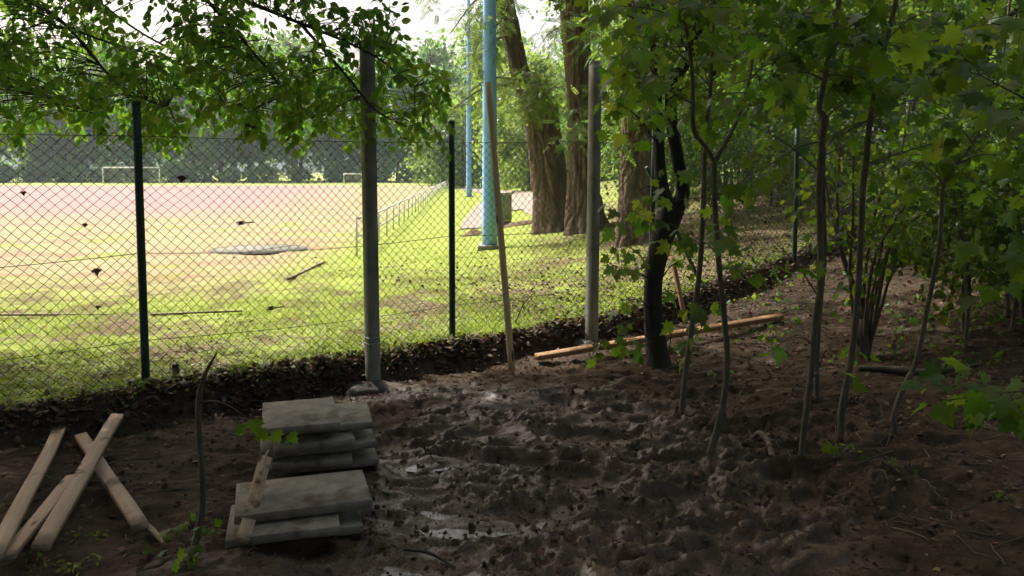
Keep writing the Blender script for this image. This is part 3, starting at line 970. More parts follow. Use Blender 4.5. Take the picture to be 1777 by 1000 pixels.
# ------------------------------------------------------------------ timber
def plank(name, a, b, w, h, m, label, roll=0.0, group=None, split=None, cat='plank'):
    """one board as its own mesh, local z along the board so the grain follows it"""
    a = np.asarray(a, float); b = np.asarray(b, float)
    d = b - a; L = np.linalg.norm(d); d /= L
    sx = np.cross(d, [0, 0, 1.0]); sx /= np.linalg.norm(sx); sy = np.cross(d, sx)
    cr, sr = math.cos(roll), math.sin(roll)
    sx, sy = sx * cr + sy * sr, sy * cr - sx * sr
    n = 14
    ring = [(-1, -.88), (-.95, -1), (.95, -1), (1, -.88), (1, .88), (.95, 1), (-.95, 1), (-1, .88)]
    V = []
    r0 = random.random() * 10
    for k in range(n + 1):
        f = k / n
        e = 1.0
        if split and f > split: e = 1 - .75 * (f - split) / (1 - split)
        off = (vn(np.array([f * 3 + r0]), np.array([r0]), 4)[0] - .5) * .012
        for q, (i, j) in enumerate(ring):
            jit = (vn(np.array([f * 8 + q * 3.1 + r0]), np.array([1.7 * q]), 6)[0] - .5) * .0022
            V.append([(i * e + (1 - e) * .6) * w / 2 + off + jit, j * h / 2 + jit, f * L + (random.uniform(-.004, .004) if k in (0, n) else 0)])
    F = [[k * 8 + i, k * 8 + (i + 1) % 8, k * 8 + 8 + (i + 1) % 8, k * 8 + 8 + i] for k in range(n) for i in range(8)]
    g = Geo(); g.add(V, [F, [[7, 6, 5, 4, 3, 2, 1, 0], [n * 8 + i for i in range(8)]]])
    me = g.mesh(name); me.materials.append(m)
    o = bpy.data.objects.new(name, me); COL.objects.link(o)
    M = np.eye(4); M[:3, 0] = sx; M[:3, 1] = sy; M[:3, 2] = d; M[:3, 3] = a
    # keep the frame right-handed
    if np.linalg.det(M[:3, :3]) < 0: M[:3, 1] *= -1
    o.matrix_world = Matrix(M.tolist())
    return tag(o, label, cat, group)

def gz(x, y):
    s_, t_ = st(np.array([x]), np.array([y])); return float(mudz(np.array([x]), np.array([y]), s_, t_)[0])
lathb = G(889, 651); lathb[2] = gz(lathb[0], lathb[1]) - .02
latht = P(847.5, 143, 7.02)
plank('wooden_lath', lathb, latht, .052, .03, WOOD_LATH, 'tall upright wooden lath leaning against the fence in front of the blue mast', 0.4, cat='lath')
l2b = G(1190, 562); l2t = P(1166, 445, l2b[1] + .35)
plank('wooden_lath', l2b, l2t, .05, .025, WOOD_RED, 'short reddish lath leaning behind the crooked dark tree', 0.3, cat='lath')
bl = G(931, 634); br_ = G(1356, 556)
bl[2] = gz(bl[0], bl[1]) + .05; br_[2] = gz(br_[0], br_[1]) + .05
plank('long_board', bl, br_, .08, .042, WOOD_OR, 'long orange brown board lying on the mud behind the crooked dark tree', .1, cat='board')
def GP(px, py, z):
    d = ray(px, py); t = (z - EYE[2]) / d[2]; return EYE + d * t
gp = 'loose planks lying at the lower left'
plank('pine_plank', GP(-12, 968, .075), GP(115, 725, .06), .072, .028, WOOD, 'pale pine plank lying alone at the far left', .05, gp)
plank('pine_plank', GP(72, 951, .085), GP(203, 722, .13), .075, .032, WOOD, 'longest pale pine plank, crossing over another near its upper end', .12, gp)
plank('pine_plank', GP(10, 968, .05), GP(128, 827, .06), .07, .025, WOOD, 'short pale pine plank tucked beside the longest plank', -.1, gp)
plank('pine_plank', GP(141, 757, .05), GP(243, 914, .06), .066, .035, WOOD, 'pale pine plank slanting the other way under the crossing plank', .1, gp)
plank('wood_splinter', GP(232, 890, .045), GP(291, 946, .03), .04, .022, WOOD, 'narrow splintered pine strip tapering to a point beside the slanting plank', .3, gp, split=.1, cat='splinter')
plank('wood_splinter', GP(176, 750, .05), GP(207, 708, .10), .03, .02, WOOD, 'thin splinter sticking out beside the upper end of the longest plank', .5, gp, split=.3, cat='splinter')
plank('wooden_stake', GP(420, 940, .10), GP(460, 796, .27), .06, .035, WOOD, 'cracked pine offcut leaning against the paving slab stacks', .35, split=None, cat='offcut')
plank('wood_splinter', GP(446, 835, .245), GP(464, 781, .305), .025, .018, WOOD, 'thin splinter on top of the cracked offcut at the slab stack', .35, split=.2, cat='splinter')

# ------------------------------------------------------------------ paving slabs
def slab(cx, cy, z, rot, sx, sy, label, group, tilt=(0, 0)):
    g = Geo()
    th = .041
    box(g, (0, 0, 0), (sx / 2, 0, 0), (0, sy / 2, 0), (0, 0, th / 2), .005)
    V = np.concatenate(g.V); V = V + RNG.normal(size=V.shape) * .0012
    g.V = [V]
    o = place('paving_slab', g.mesh('paving_slab'), SLAB)
    o.location = (cx, cy, z); o.rotation_euler = (tilt[0], tilt[1], math.radians(rot))
    return tag(o, label, 'paving slab', group)
gr = 'grey concrete paving slabs stacked in the mud'
zb = min(gz(-1.15, 4.35), gz(-1.0, 3.7)) * .5 + .0
t_ = .051
RX, RY = -1.12, 4.50
rear = [(RX + .03, RY + .02, 17, .60, .40, 'bottom slab of the rear stack, mostly hidden under the others'),
        (RX - .01, RY - .03, 14, .42, .50, 'second slab from the bottom of the rear stack'),
        (RX + .01, RY + .0, 18, .62, .42, 'third slab from the bottom of the rear stack, jutting out on the right'),
        (RX - .01, RY - .06, 20, .42, .48, 'fourth slab from the bottom of the rear stack, set back at the right'),
        (RX + .0, RY + .04, 15, .60, .42, 'slab just under the top one of the rear stack, jutting out on the right')]
zz = zb + .02
for q in rear:
    zz += t_
    slab(q[0], q[1], zz, q[2], q[3], q[4], q[5], gr, (.006 * RNG.normal(), .006 * RNG.normal()))
zz += t_
slab(-1.19, 4.44, zz, 17, .405, .50, 'clean topmost slab of the rear stack with bits of debris on it', gr)
ZR = zz
FX, FY = -1.01, 3.70
zz = zb - .005
for q in [(FX - .02, FY + .03, 15.5, .60, .40, 'lowest slab of the front stack, at ground level'),
          (FX - .03, FY + -.02, 15.5, .43, .50, 'middle slab of the front stack, jutting out towards the viewer')]:
    zz += t_
    slab(q[0], q[1], zz, q[2], q[3], q[4], q[5], gr)
zz += t_
slab(FX + .01, FY + .06, zz, 17.5, .61, .40, 'wide topmost slab of the front stack', gr)
ZF = zz

# ------------------------------------------------------------------ big robinia trees behind the fence
def trunk_px(g, pts_w, y, sides=90, step=.05, disp=None, var=0.0):
    """pts_w: (px, py, width_px) along the stem; y: distance or list of distances"""
    ys = y if hasattr(y, '__len__') else [y] * len(pts_w)
    pts = np.array([P(a, b, yy) for (a, b, w), yy in zip(pts_w, ys)])
    rad = np.array([w / 2 * yy / FPX for (a, b, w), yy in zip(pts_w, ys)])
    L = np.linalg.norm(np.diff(pts, axis=0), axis=1).sum()
    n = max(8, int(L / step))
    q = catmull(pts, n)
    r = np.interp(np.linspace(0, 1, n), np.linspace(0, 1, len(rad)), rad)
    tube(g, q, r, sides, disp, True, var)
    return q, r

def robinia(name, stems, y, label, seed, sprays, extra=None, crown=None):
    g = Geo(); allq = []
    for pts_w, yy in stems:
        q, r = trunk_px(g, pts_w, yy, 96, .045, furrowed(seed)); allq.append((q, r))
    b = allq[0][0][0].copy(); b[2] = float(H(b[0], b[1]))
    pl = Plant(); pl.wood = g
    for (px, py, yy, px2, py2, yy2, n, L) in sprays:
        a = P(px, py, yy); e = P(px2, py2, yy2)
        mid = (a + e) / 2 + [0, 0, .12 * np.linalg.norm(e - a)]
        c = catmull([a, mid, e], 14)
        tube(pl.wood, c, np.linspace(.035, .008, 14), 6)
        for k in range(n):
            f = RNG.uniform(.25, 1); q = c[int(f * 13)]
            d = (e - a) / np.linalg.norm(e - a) * .6 + RNG.normal(size=3) * .6 + [0, 0, -.2]
            pl.twigline(q, d, L * RNG.uniform(.4, .9), .23, .075, .45, .004, .5)
    if crown:
        for (c, r, n) in crown:
            for k in range(n):
                d = rnd(1)[0]; q = np.array(c) + d * np.array(r) * RNG.uniform(.55, 1)
                pl.twigline(q, d + [0, 0, -.3], RNG.uniform(.6, 1.1), .26, .10, .9, .005, .7)
            # limbs that carry it
            top = allq[0][0][-1]
            for k in range(5):
                d = rnd(1)[0]; e = np.array(c) + d * np.array(r) * .8
                tube(pl.wood, catmull([top, (top + e) / 2 + [0, 0, .4], e], 10), [.10, .02], 7)
    return pl.finish(name, b, label, 'tree', 'old furrowed trees behind the fence', BARK_ROB, ROBIN, 'pinnate', 300)

robinia('robinia_tree',
        [([(972, 408, 96), (968, 392, 84), (957, 330, 64), (945, 260, 54), (930, 200, 44), (909, 140, 36), (898, 100, 34), (875, 0, 36), (840, -140, 32), (800, -300, 26)], 17.0),
         ([(992, 402, 50), (980, 350, 40), (968, 290, 32), (961, 235, 30), (957, 182, 24)], 17.0)],
        17.0, 'thick furrowed trunk leaning left beside the blue mast, with a broken side stem', 101,
        [(905, 130, 17, 935, 150, 16.2, 44, .8), (930, 190, 17, 915, 185, 16, 40, .7), (925, 185, 17, 985, 150, 16, 24, .7),
         (870, -20, 17, 780, 60, 16, 18, .8), (875, 0, 17, 820, 100, 16.5, 14, .8), (868, -40, 17, 890, 40, 15.8, 12, .6),
         (850, -100, 17, 720, 5, 16, 16, .8), (872, -30, 16.9, 835, 40, 15.8, 26, .7), (880, 30, 16.9, 840, 95, 15.8, 26, .7), (885, 60, 16.9, 815, 130, 15.8, 18, .7), (915, 150, 17, 760, 210, 15.5, 16, .8), (905, 140, 17, 800, 170, 15.8, 14, .8)],
        crown=[((1.0, 17.5, 9.6), (2.2, 2.0, 1.8), 90)])
robinia('robinia_tree',
        [([(1022, 408, 92), (1018, 392, 78), (1013, 330, 60), (1009, 250, 52), (1005, 180, 48), (1002, 100, 49), (999, 40, 50), (996, -60, 46), (990, -250, 36)], 15.6)],
        15.6, 'upright furrowed trunk between the leaning trunk and the bare concrete post', 131,
        [(1005, 190, 15.6, 1010, 215, 14.8, 14, .6), (1008, 250, 15.6, 985, 230, 14.6, 10, .6), (1000, 60, 15.6, 950, 60, 14.6, 14, .8),
         (1000, 50, 15.6, 1060, 90, 14.5, 20, .8), (1010, 230, 15.6, 1060, 175, 14.6, 16, .7)],
        crown=[((1.4, 15.8, 7.6), (2.3, 2.0, 1.8), 130)])
robinia('robinia_tree',
        [([(1108, 425, 92), (1106, 405, 80), (1105, 330, 66), (1106, 260, 62), (1107, 200, 58), (1110, 120, 52), (1115, 0, 46), (1120, -250, 34)], 12.9)],
        12.9, 'broad furrowed trunk just left of the crooked dark tree, behind the fence', 161,
        [(1106, 210, 12.9, 1080, 180, 12.2, 18, .6), (1106, 200, 12.9, 1150, 170, 12.1, 16, .6), (1106, 240, 12.9, 1060, 250, 12.2, 12, .5), (1108, 120, 12.9, 1060, 60, 12, 18, .7)],
        crown=[((2.2, 13.2, 6.6), (2.1, 1.9, 1.7), 120)])

# dirt heap by the mast and low edging boards
def heap(px, py, rx, ry, h, label, m, name='soil_heap'):
    c = G(px, py); g = Geo()
    R, T = np.meshgrid(np.linspace(0, 1, 10), np.linspace(0, 2 * np.pi, 30, endpoint=False), indexing='ij')
    X = c[0] + R * rx * np.cos(T) * (1 + .2 * np.sin(3 * T)); Y = c[1] + R * ry * np.sin(T)
    Z = H(X, Y) + h * (1 - R ** 2) * (.5 + fbm(X * 6, Y * 6, 3, 81)) - .03 * (R > .9)
    i = np.arange(9)[:, None] * 30 + np.arange(30)[None]; j = np.arange(9)[:, None] * 30 + (np.arange(30)[None] + 1) % 30
    g.add(np.stack([X, Y, Z], -1).reshape(-1, 3), [np.stack([i, j, j + 30, i + 30], -1).reshape(-1, 4)])
    o = world_obj(name, g, m, True)
    tag(o, label, 'soil heap')
SOIL = simple('dry_soil', (.13, .085, .055), .95, 0, .25, 10, .8, .2)
heap(824, 409, .32, .3, .14, 'low heap of brown soil beside the foot of the nearer blue mast', SOIL)
heap(897, 392, .55, .3, .10, 'long low soil ridge right of the electric cabinet', SOIL)
def edging(a, b, w, h, label, m):
    q = [G(*a), G(*b)]
    for v in q: v[2] += .02
    o = plank('edging_board', q[0], q[1], w, h, m, label, 0, cat='edging board')
edging((500, 487), (563, 456), .04, .035, 'weathered edging board ending the dry grass left of the white rail', WOOD_OLD)
edging((-60, 550), (250, 549), .03, .02, 'thin dark edging strip in the grass running behind the left fence post', WOOD_OLD)
edging((262, 549), (420, 543), .03, .018, 'thin dark edging strip in the grass right of the left fence post', WOOD_OLD)

# ------------------------------------------------------------------ crooked dark tree
def dark_tree():
    pl = Plant(); g = pl.wood
    y = 6.95
    main = [(1143, 640, 46), (1140, 610, 40), (1132, 545, 32), (1134, 480, 31), (1146, 425, 36), (1158, 385, 42), (1166, 362, 44)]
    b = G(1142, 637)
    y = b[1]
    trunk_px(g, main, y, 28, .03, knobbly(.16, 9, 5))
    q1, r1 = trunk_px(g, [(1160, 366, 34), (1152, 335, 24), (1146, 300, 20), (1143, 245, 18), (1140, 175, 17), (1138, 110, 16), (1130, 30, 15), (1118, -80, 13), (1100, -200, 10)], y, 20, .04, knobbly(.14, 9, 8))
    q2, r2 = trunk_px(g, [(1168, 368, 34), (1184, 338, 26), (1180, 300, 23), (1171, 245, 22), (1164, 196, 21), (1168, 150, 20), (1196, 95, 20), (1215, 40, 18), (1232, -20, 16), (1260, -140, 13)], y, 20, .04, knobbly(.14, 9, 11))
    for (px, py), (ex, ey), n, yy in [((1134, 480), (1085, 425), 12, y - .5), ((1134, 490), (1060, 470), 9, y - .5), ((1132, 545), (1095, 520), 12, y - .4),
                                      ((1132, 560), (1062, 572), 12, y - .5), ((1140, 600), (1100, 585), 5, y - .45), ((1138, 500), (1185, 450), 9, y + .2),
                                      ((1136, 520), (1180, 510), 9, y + .2), ((1150, 410), (1210, 420), 8, y + .2), ((1140, 610), (1185, 585), 6, y - .1),
                                      ((1140, 250), (1075, 180), 14, y - .4), ((1142, 180), (1060, 110), 16, y - .5), ((1140, 150), (1100, 60), 16, y - .6),
                                      ((1168, 160), (1240, 160), 14, y - .3), ((1215, 40), (1280, 60), 14, y - .5), ((1138, 60), (1050, 20), 16, y - .3), ((1152, 335), (1110, 330), 8, y - .3),
                                      ((1196, 95), (1150, 30), 14, y - .7), ((1130, 30), (1010, -10), 14, y - .4)]:
        a = P(px, py, y); e = P(ex, ey, yy)
        c = catmull([a, (a + e) / 2 + [0, 0, .05], e], 9)
        tube(g, c, [.008, .003], 5)
        k = max(2, n // 4)
        for i in range(k):
            q = c[RNG.integers(3, 9)]
            pl.twigline(q, (e - a) + RNG.normal(size=3) * .25, RNG.uniform(.14, .3), .105, .06, .9, .0025, .5)
    for q in (q1, q2):
        for i in range(45):
            k = RNG.integers(int(len(q) * .62), len(q))
            d = RNG.normal(size=3) * [1, 1, .4]
            pl.twigline(q[k], d, RNG.uniform(.4, .9), .11, .07, .7, .004, .6)
    root = pl.finish('maple_tree', b, 'crooked dark mossy maple forking into two stems behind the long board', 'tree', None, BARK_DARK, MAPLE, 'maple', 300)
dark_tree()

# ------------------------------------------------------------------ saplings
def sapling(stems, base_px, label, sprays, ntop=40, size=.105, top_from=.66, m=MAPLE, name='maple_sapling', up=.9, ydir=-.0, group='maple saplings in the mud', bm=BARK_SAP, dz=0.0, cat='sapling', tpl='maple'):
    pl = Plant()
    b = G(*base_px); y = b[1]
    b[2] = gz(b[0], b[1])
    qs = []
    for pw, dy in stems:
        ys = np.linspace(y + dy[0], y + dy[1], len(pw))
        q, r = trunk_px(pl.wood, pw, ys, 10, .05, knobbly(.12, 10, random.randint(0, 99)))
        qs.append(q)
    for (a, e, n, yy) in sprays:
        A = P(a[0], a[1], y + yy[0]); E_ = P(e[0], e[1], y + yy[1])
        c = catmull([A, (A + E_) / 2 + [0, 0, .03], E_], 10)
        tube(pl.wood, c, [.006, .0025], 5)
        for i in range(max(1, n // 4)):
            k = RNG.integers(4, 10)
            pl.twigline(c[k], (E_ - A) / np.linalg.norm(E_ - A) + RNG.normal(size=3) * .45, RNG.uniform(.12, .28), size, .06, .8, .0022, .55)
    for i in range(ntop):
        q = qs[i % len(qs)]
        k = RNG.integers(int(len(q) * top_from), len(q))
        d = RNG.normal(size=3) * [1, .8, .35] + [0, ydir, .1]
        pl.twigline(q[k], d, RNG.uniform(.3, .75), size, .085, .75, .003, .6)
    return pl.finish(name, b, label, cat, group, bm, m, tpl, 300, 'stem')

sapling([([(1183, 722, 10), (1188, 660, 10), (1200, 570, 10), (1213, 480, 9.5), (1219, 390, 9), (1222, 300, 8.5), (1224, 250, 8), (1227, 205, 7.5), (1233, 150, 7), (1237, 52, 6.5), (1243, -60, 6), (1250, -250, 5)], (0, -.2))],
        (1183, 721), 'slender sapling with thin straight stem, right of the crooked dark tree', [((1225, 240), (1150, 200), 8, (0, -.2)), ((1233, 150), (1180, 120), 10, (0, -.3)), ((1236, 90), (1290, 60), 12, (0, -.4))], 28)
sapling([([(1230, 793, 13), (1245, 745, 12), (1258, 680, 11.5), (1262, 620, 11), (1256, 540, 10.5), (1247, 450, 10), (1241, 360, 9.5), (1239, 276, 10)], (0, 0)),
         ([(1240, 280, 9), (1222, 252, 8), (1203, 222, 8), (1202, 147, 7), (1195, 70, 7), (1181, 0, 6), (1165, -110, 5)], (0, -.25)),
         ([(1240, 280, 8), (1263, 241, 7), (1280, 206, 6), (1300, 140, 5), (1310, 60, 5), (1318, -50, 4)], (0, .2))],
        (1231, 792), 'sapling whose stem forks into a wide Y at eye height', [((1202, 180), (1090, 140), 18, (0, -.6)), ((1198, 110), (1100, 60), 18, (0, -.7)), ((1190, 40), (1070, 10), 18, (0, -.6)),
         ((1196, 80), (1130, 110), 16, (0, -.8)), ((1300, 140), (1350, 110), 14, (0, -.2)), ((1310, 70), (1370, 30), 14, (0, -.3)), ((1185, 20), (1240, -10), 14, (0, -.8))], 42, .11, .62)
sapling([([(1390, 800, 11), (1398, 720, 11), (1408, 645, 11), (1414, 568, 12), (1424, 487, 12), (1422, 365, 11), (1421, 336, 11), (1426, 245, 11), (1431, 206, 12), (1421, 188, 10), (1431, 140, 9), (1440, 87, 9), (1452, 35, 8), (1456, 0, 8), (1462, -120, 6)], (0, -.1))],
        (1391, 799), 'sapling with a sharp kink high on its stem, standing in front of its thinner neighbour', [((1430, 206), (1490, 178), 10, (0, -.2)), ((1424, 300), (1300, 215), 6, (0, -.4)), ((1431, 140), (1360, 130), 16, (-.1, -.5)), ((1440, 87), (1500, 60), 14, (0, -.4)), ((1426, 245), (1330, 290), 10, (0, -.3)), ((1412, 600), (1370, 590), 6, (0, -.3)), ((1405, 660), (1450, 640), 5, (0, -.2))], 36, .105, .72)
sapling([([(1421, 703, 9), (1417, 662, 9), (1419, 592, 9), (1424, 522, 8.5), (1431, 435, 8), (1429, 347, 7), (1430, 270, 6), (1440, 160, 5.5), (1450, 60, 5), (1455, -80, 4)], (0, 0))],
        (1421, 702), 'thin sapling crossing close behind the kinked sapling', [((1430, 270), (1510, 250), 12, (0, .2)), ((1424, 520), (1345, 420), 6, (0, -.3)), ((1420, 640), (1440, 600), 4, (0, 0))], 26, .10, .68)
sapling([([(1459, 766, 13), (1461, 710, 13), (1472, 650, 12), (1485, 557, 12), (1491, 470, 11), (1495, 382, 11), (1497, 330, 11), (1503, 280, 11), (1510, 210, 10), (1524, 140, 10), (1538, 70, 9.5), (1555, 0, 8), (1575, -110, 7), (1600, -300, 5)], (0, -.1))],
        (1460, 766), 'straight sapling leaning right with two long arching side branches', [((1503, 290), (1560, 290), 4, (0, 0)), ((1510, 210), (1440, 245), 8, (0, -.1)), ((1524, 150), (1600, 130), 14, (0, -.4)), ((1538, 70), (1610, 20), 14, (0, -.3)), ((1530, 100), (1470, 60), 12, (0, -.3)),
         ((1504, 285), (1720, 235), 14, (0, .1)), ((1440, 245), (1660, 145), 14, (0, .15)), ((1492, 440), (1540, 410), 6, (0, .2))], 36, .105, .72)
sapling([([(1556, 757, 10), (1551, 723, 10), (1566, 678, 9.5), (1590, 627, 9), (1608, 540, 8.5), (1622, 470, 8), (1631, 417, 8), (1634, 365, 7.5), (1638, 320, 7), (1660, 285, 6), (1688, 248, 5), (1720, 180, 4), (1740, 100, 4), (1755, -20, 4)], (0, .2))],
        (1556, 756), 'slender sapling bending right, standing nearest the right edge', [((1638, 320), (1580, 280), 12, (0, 0)), ((1660, 285), (1740, 270), 14, (0, .1)), ((1688, 248), (1630, 200), 14, (0, -.1)), ((1720, 180), (1690, 110), 14, (0, -.3)), ((1625, 450), (1680, 430), 8, (0, .2))], 30, .10, .74)
# young maple just outside the right edge, whose boughs hang into view
sapling([([(2040, 1180, 20), (2030, 900, 18), (2000, 600, 16), (1960, 300, 14), (1930, 0, 12), (1900, -300, 9)], (0, .1))],
        (2035, 990), 'young maple beyond the right edge with low leafy boughs reaching in above the mud',
        [((2010, 680), (1640, 695), 30, (0, -.05)), ((2010, 690), (1720, 655), 26, (0, .0)), ((2005, 660), (1770, 690), 18, (0, -.3)), ((1960, 300), (1700, 130), 26, (0, -.1)), ((1950, 200), (1640, 70), 30, (0, .0)),
         ((1940, 120), (1720, 40), 24, (0, -.2)), ((1960, 320), (1760, 220), 20, (0, .3))], 40, .105, .5)
# broken leafless stem in front of the slabs
pl_sprays = [((346, 700), (432, 730), 7, (0, -.1)), ((338, 945), (312, 945), 7, (0, -.1)), ((334, 965), (318, 975), 8, (0, -.12)), ((334, 955), (350, 970), 3, (0, -.05))]
def broken():
    pl = Plant(); b = G(330, 990); y = b[1]; b[2] = gz(b[0], b[1])
    trunk_px(pl.wood, [(326, 1000, 14), (340, 940, 12), (351, 880, 11), (350, 810, 10), (345, 740, 9.5), (345, 692, 10), (352, 660, 8), (363, 635, 6), (376, 613, 3)], np.linspace(y, y - .1, 9), 12, .03, knobbly(.14, 10, 77))
    c = catmull([P(347, 698, y - .07), P(378, 697, y - .05), P(410, 712, y - .02), P(440, 735, y)], 12)
    tube(pl.wood, c, [.005, .002], 5)
    for px, py, sx, sy, z in ((440, 736, .2, -.5, .075), (424, 748, -.8, -.5, .055), (462, 756, -.9, -.5, .065), (476, 757, .5, -.9, .062), (500, 762, .9, -.6, .06)):
        pl.leaf(P(px, py - 8, y - .02), np.array([sx, -.35, sy]), np.array([0.1, -1.0, .75]), z)
    for i in range(14):
        pl.twigline(b + [RNG.uniform(-.06, .05), RNG.uniform(-.05, .05), RNG.uniform(.0, .12)], RNG.normal(size=3) * [1, 1, .3] + [-.2, -.3, .7], .09, .055, .035, .4, .0015, .8)
    pl.finish('broken_sapling', b, 'broken snapped sapling stem left of the slab stacks with a leafy side twig', 'sapling', None, BARK_SAP, MAPLE, 'maple', 300, 'stem')
broken()

def hazel():
    pl = Plant(); b = G(1495, 618); y = b[1]
    for pts in [[(1497, 618), (1492, 540), (1468, 455), (1446, 390), (1430, 300), (1420, 150)], [(1499, 618), (1488, 520), (1462, 440), (1452, 360), (1458, 250)],
                [(1500, 618), (1502, 540), (1520, 450), (1545, 390), (1590, 330)], [(1503, 618), (1515, 530), (1535, 450), (1548, 380), (1560, 300), (1580, 160)],
                [(1494, 618), (1485, 560), (1478, 470), (1480, 380), (1482, 250)], [(1505, 616), (1530, 530), (1555, 470), (1600, 438), (1640, 432), (1668, 462)],
                [(1501, 618), (1508, 540), (1530, 440), (1538, 380), (1525, 280)], [(1496, 618), (1500, 500), (1510, 400), (1528, 330)], [(1504, 618), (1522, 520), (1540, 430), (1570, 390), (1620, 360)]]:
        ys = np.linspace(y, y + RNG.uniform(-.4, .5), len(pts))
        q, r = trunk_px(pl.wood, [(a + RNG.normal() * 2, c, 7.5 * (1 - .13 * i)) for i, (a, c) in enumerate(pts)], ys, 7, .06, knobbly(.1, 9, 3))
        for i in range(16):
            k = RNG.integers(int(len(q) * .45), len(q))
            pl.twigline(q[k], RNG.normal(size=3) + [0, -.2, .2], RNG.uniform(.15, .45), .085, .06, .7, .0025, .6)
    tube(pl.wood, catmull([b + [0, 0, -.1], b + [.0, 0, .1], b + [0, 0, .3]], 6), [.075, .06, .03], 12, knobbly(.2))
    pl.finish('hazel_shrub', b, 'many stemmed hazel shrub fanning out from one stump behind the saplings', 'shrub', None, BARK_HAZ, MAPLE, 'oval', 300, 'stem')
hazel()

# ------------------------------------------------------------------ overhanging hornbeam at upper left
def overhang():
    pl = Plant()
    b = np.array([-6.4, 7.6, 0.0]); b[2] = float(H(b[0], b[1]))
    tr = catmull([b - [0, 0, .2], b + [.1, 0, 1.5], b + [.3, -.1, 3.2], b + [.2, 0, 5.5], b + [.3, .1, 8]], 60)
    tube(pl.wood, tr, [.24, .2, .16, .11, .05], 24, knobbly(.15, 5, 3))
    prim = [[(-420, 10, 7.3), (-180, -40, 7.0), (60, 5, 6.7), (200, 140, 6.5), (290, 190, 6.4)],
            [(-420, 60, 7.3), (-150, 110, 7.0), (70, 165, 6.7), (180, 205, 6.5)],
            [(-420, -60, 7.2), (60, -90, 6.8), (330, -30, 6.5), (520, 40, 6.2), (640, 92, 6.0), (720, 150, 5.9)],
            [(330, -30, 6.5), (430, 80, 6.3), (500, 165, 6.2), (540, 205, 6.2)],
            [(520, 40, 6.2), (600, 130, 6.0), (650, 190, 5.9), (705, 220, 5.8)],
            [(60, 5, 6.7), (150, 60, 6.8), (330, 120, 6.7), (400, 190, 6.6)],
            [(-420, -180, 7.4), (0, -260, 7.0), (400, -200, 6.6), (700, -90, 6.2)],
            [(310, 135, 6.7), (262, 205, 6.65), (255, 225, 6.65)],
            [(60, -90, 6.8), (250, 60, 7.4), (420, 130, 7.6), (600, 170, 7.8)],
            [(-150, 110, 7.0), (40, 90, 7.5), (180, 120, 7.7), (330, 160, 7.9)]]
    curves = []
    for i, q in enumerate(prim):
        c = catmull([P(*v) for v in q], 40); curves.append(c)
        tube(pl.wood, c, [.028 if i in (0, 2, 6) else .013, .004], 7)
    for c0 in (0, 1, 2, 6):     # limbs joining the trunk
        e = curves[c0][0]; k = np.argmin(np.abs(tr[:, 2] - max(1.4, e[2] - .4)))
        tube(pl.wood, catmull([tr[k], (tr[k] + e) / 2 + [0, 0, .15], e], 10), [.06, .03], 9)
    # leafy twigs: sample an envelope of the hanging foliage
    def low(px):      # lower edge of the foliage as it hangs over the fence
        return np.interp(px, [-400, 0, 60, 110, 200, 280, 340, 400, 470, 540, 600, 680, 740, 775], [195, 215, 222, 200, 200, 238, 195, 200, 210, 220, 212, 222, 240, 140])
    allc = np.concatenate(curves)
    cnt = 0; tries = 0
    while cnt < 1900 and tries < 22000:
        tries += 1
        px = RNG.uniform(-350, 770); top = -160
        py = RNG.uniform(top, low(px))
        if px > 690 and py < 110: continue
        gap = 0.0
        if 195 < px < 300 and -40 < py < 62: gap = .86
        if 430 < px < 560 and 5 < py < 90: gap = .35
        if 60 < px < 190 and 20 < py < 110: gap = .40
        if 560 < px < 690 and -60 < py < 20: gap = .5
        if 540 < px < 630 and 60 < py < 125: gap = .35
        if RNG.random() < gap: continue
        y = RNG.uniform(5.7, 7.9)
        q = P(px, py, y)
        k = np.argmin(np.linalg.norm(allc - q, axis=1) + 3 * np.maximum(0, q[2] - allc[:, 2] - .3))
        a = allc[k]; d = q - a; L = np.linalg.norm(d)
        if L > 1.0 or (gap and L > .4): continue
        if L > .25:
            c = catmull([a, a + d * .5 + [0, 0, .08 * L], q], 8)
            tube(pl.twig, c, [.005, .002], 4, caps=False)
        dd = d / (L + .01) * .6 + RNG.normal(size=3) * .5 + [.25, 0, -.25]
        pl.twigline(q - dd / np.linalg.norm(dd) * .1, dd, RNG.uniform(.2, .36), .078, .032, .7, .002, .3)
        cnt += 1
    # wide upper crown above the frame, unseen, added to shade the mud
    root = pl.finish('hornbeam_tree', b, 'small leaved tree whose boughs hang over the left part of the fence', 'tree', None, BARK_DARK, HEDGE, 'oval', 300)
    shading_crown(root, b, tr[-12:], [((-4.6, 7.8, 8.6), (3.6, 4.4, 3.4), 13000), ((-1.0, 8.8, 9.4), (3.2, 4.0, 3.2), 7500), ((-8.6, 5.6, 8.6), (3.4, 3.6, 3.2), 9000)], HEDGE, 31)
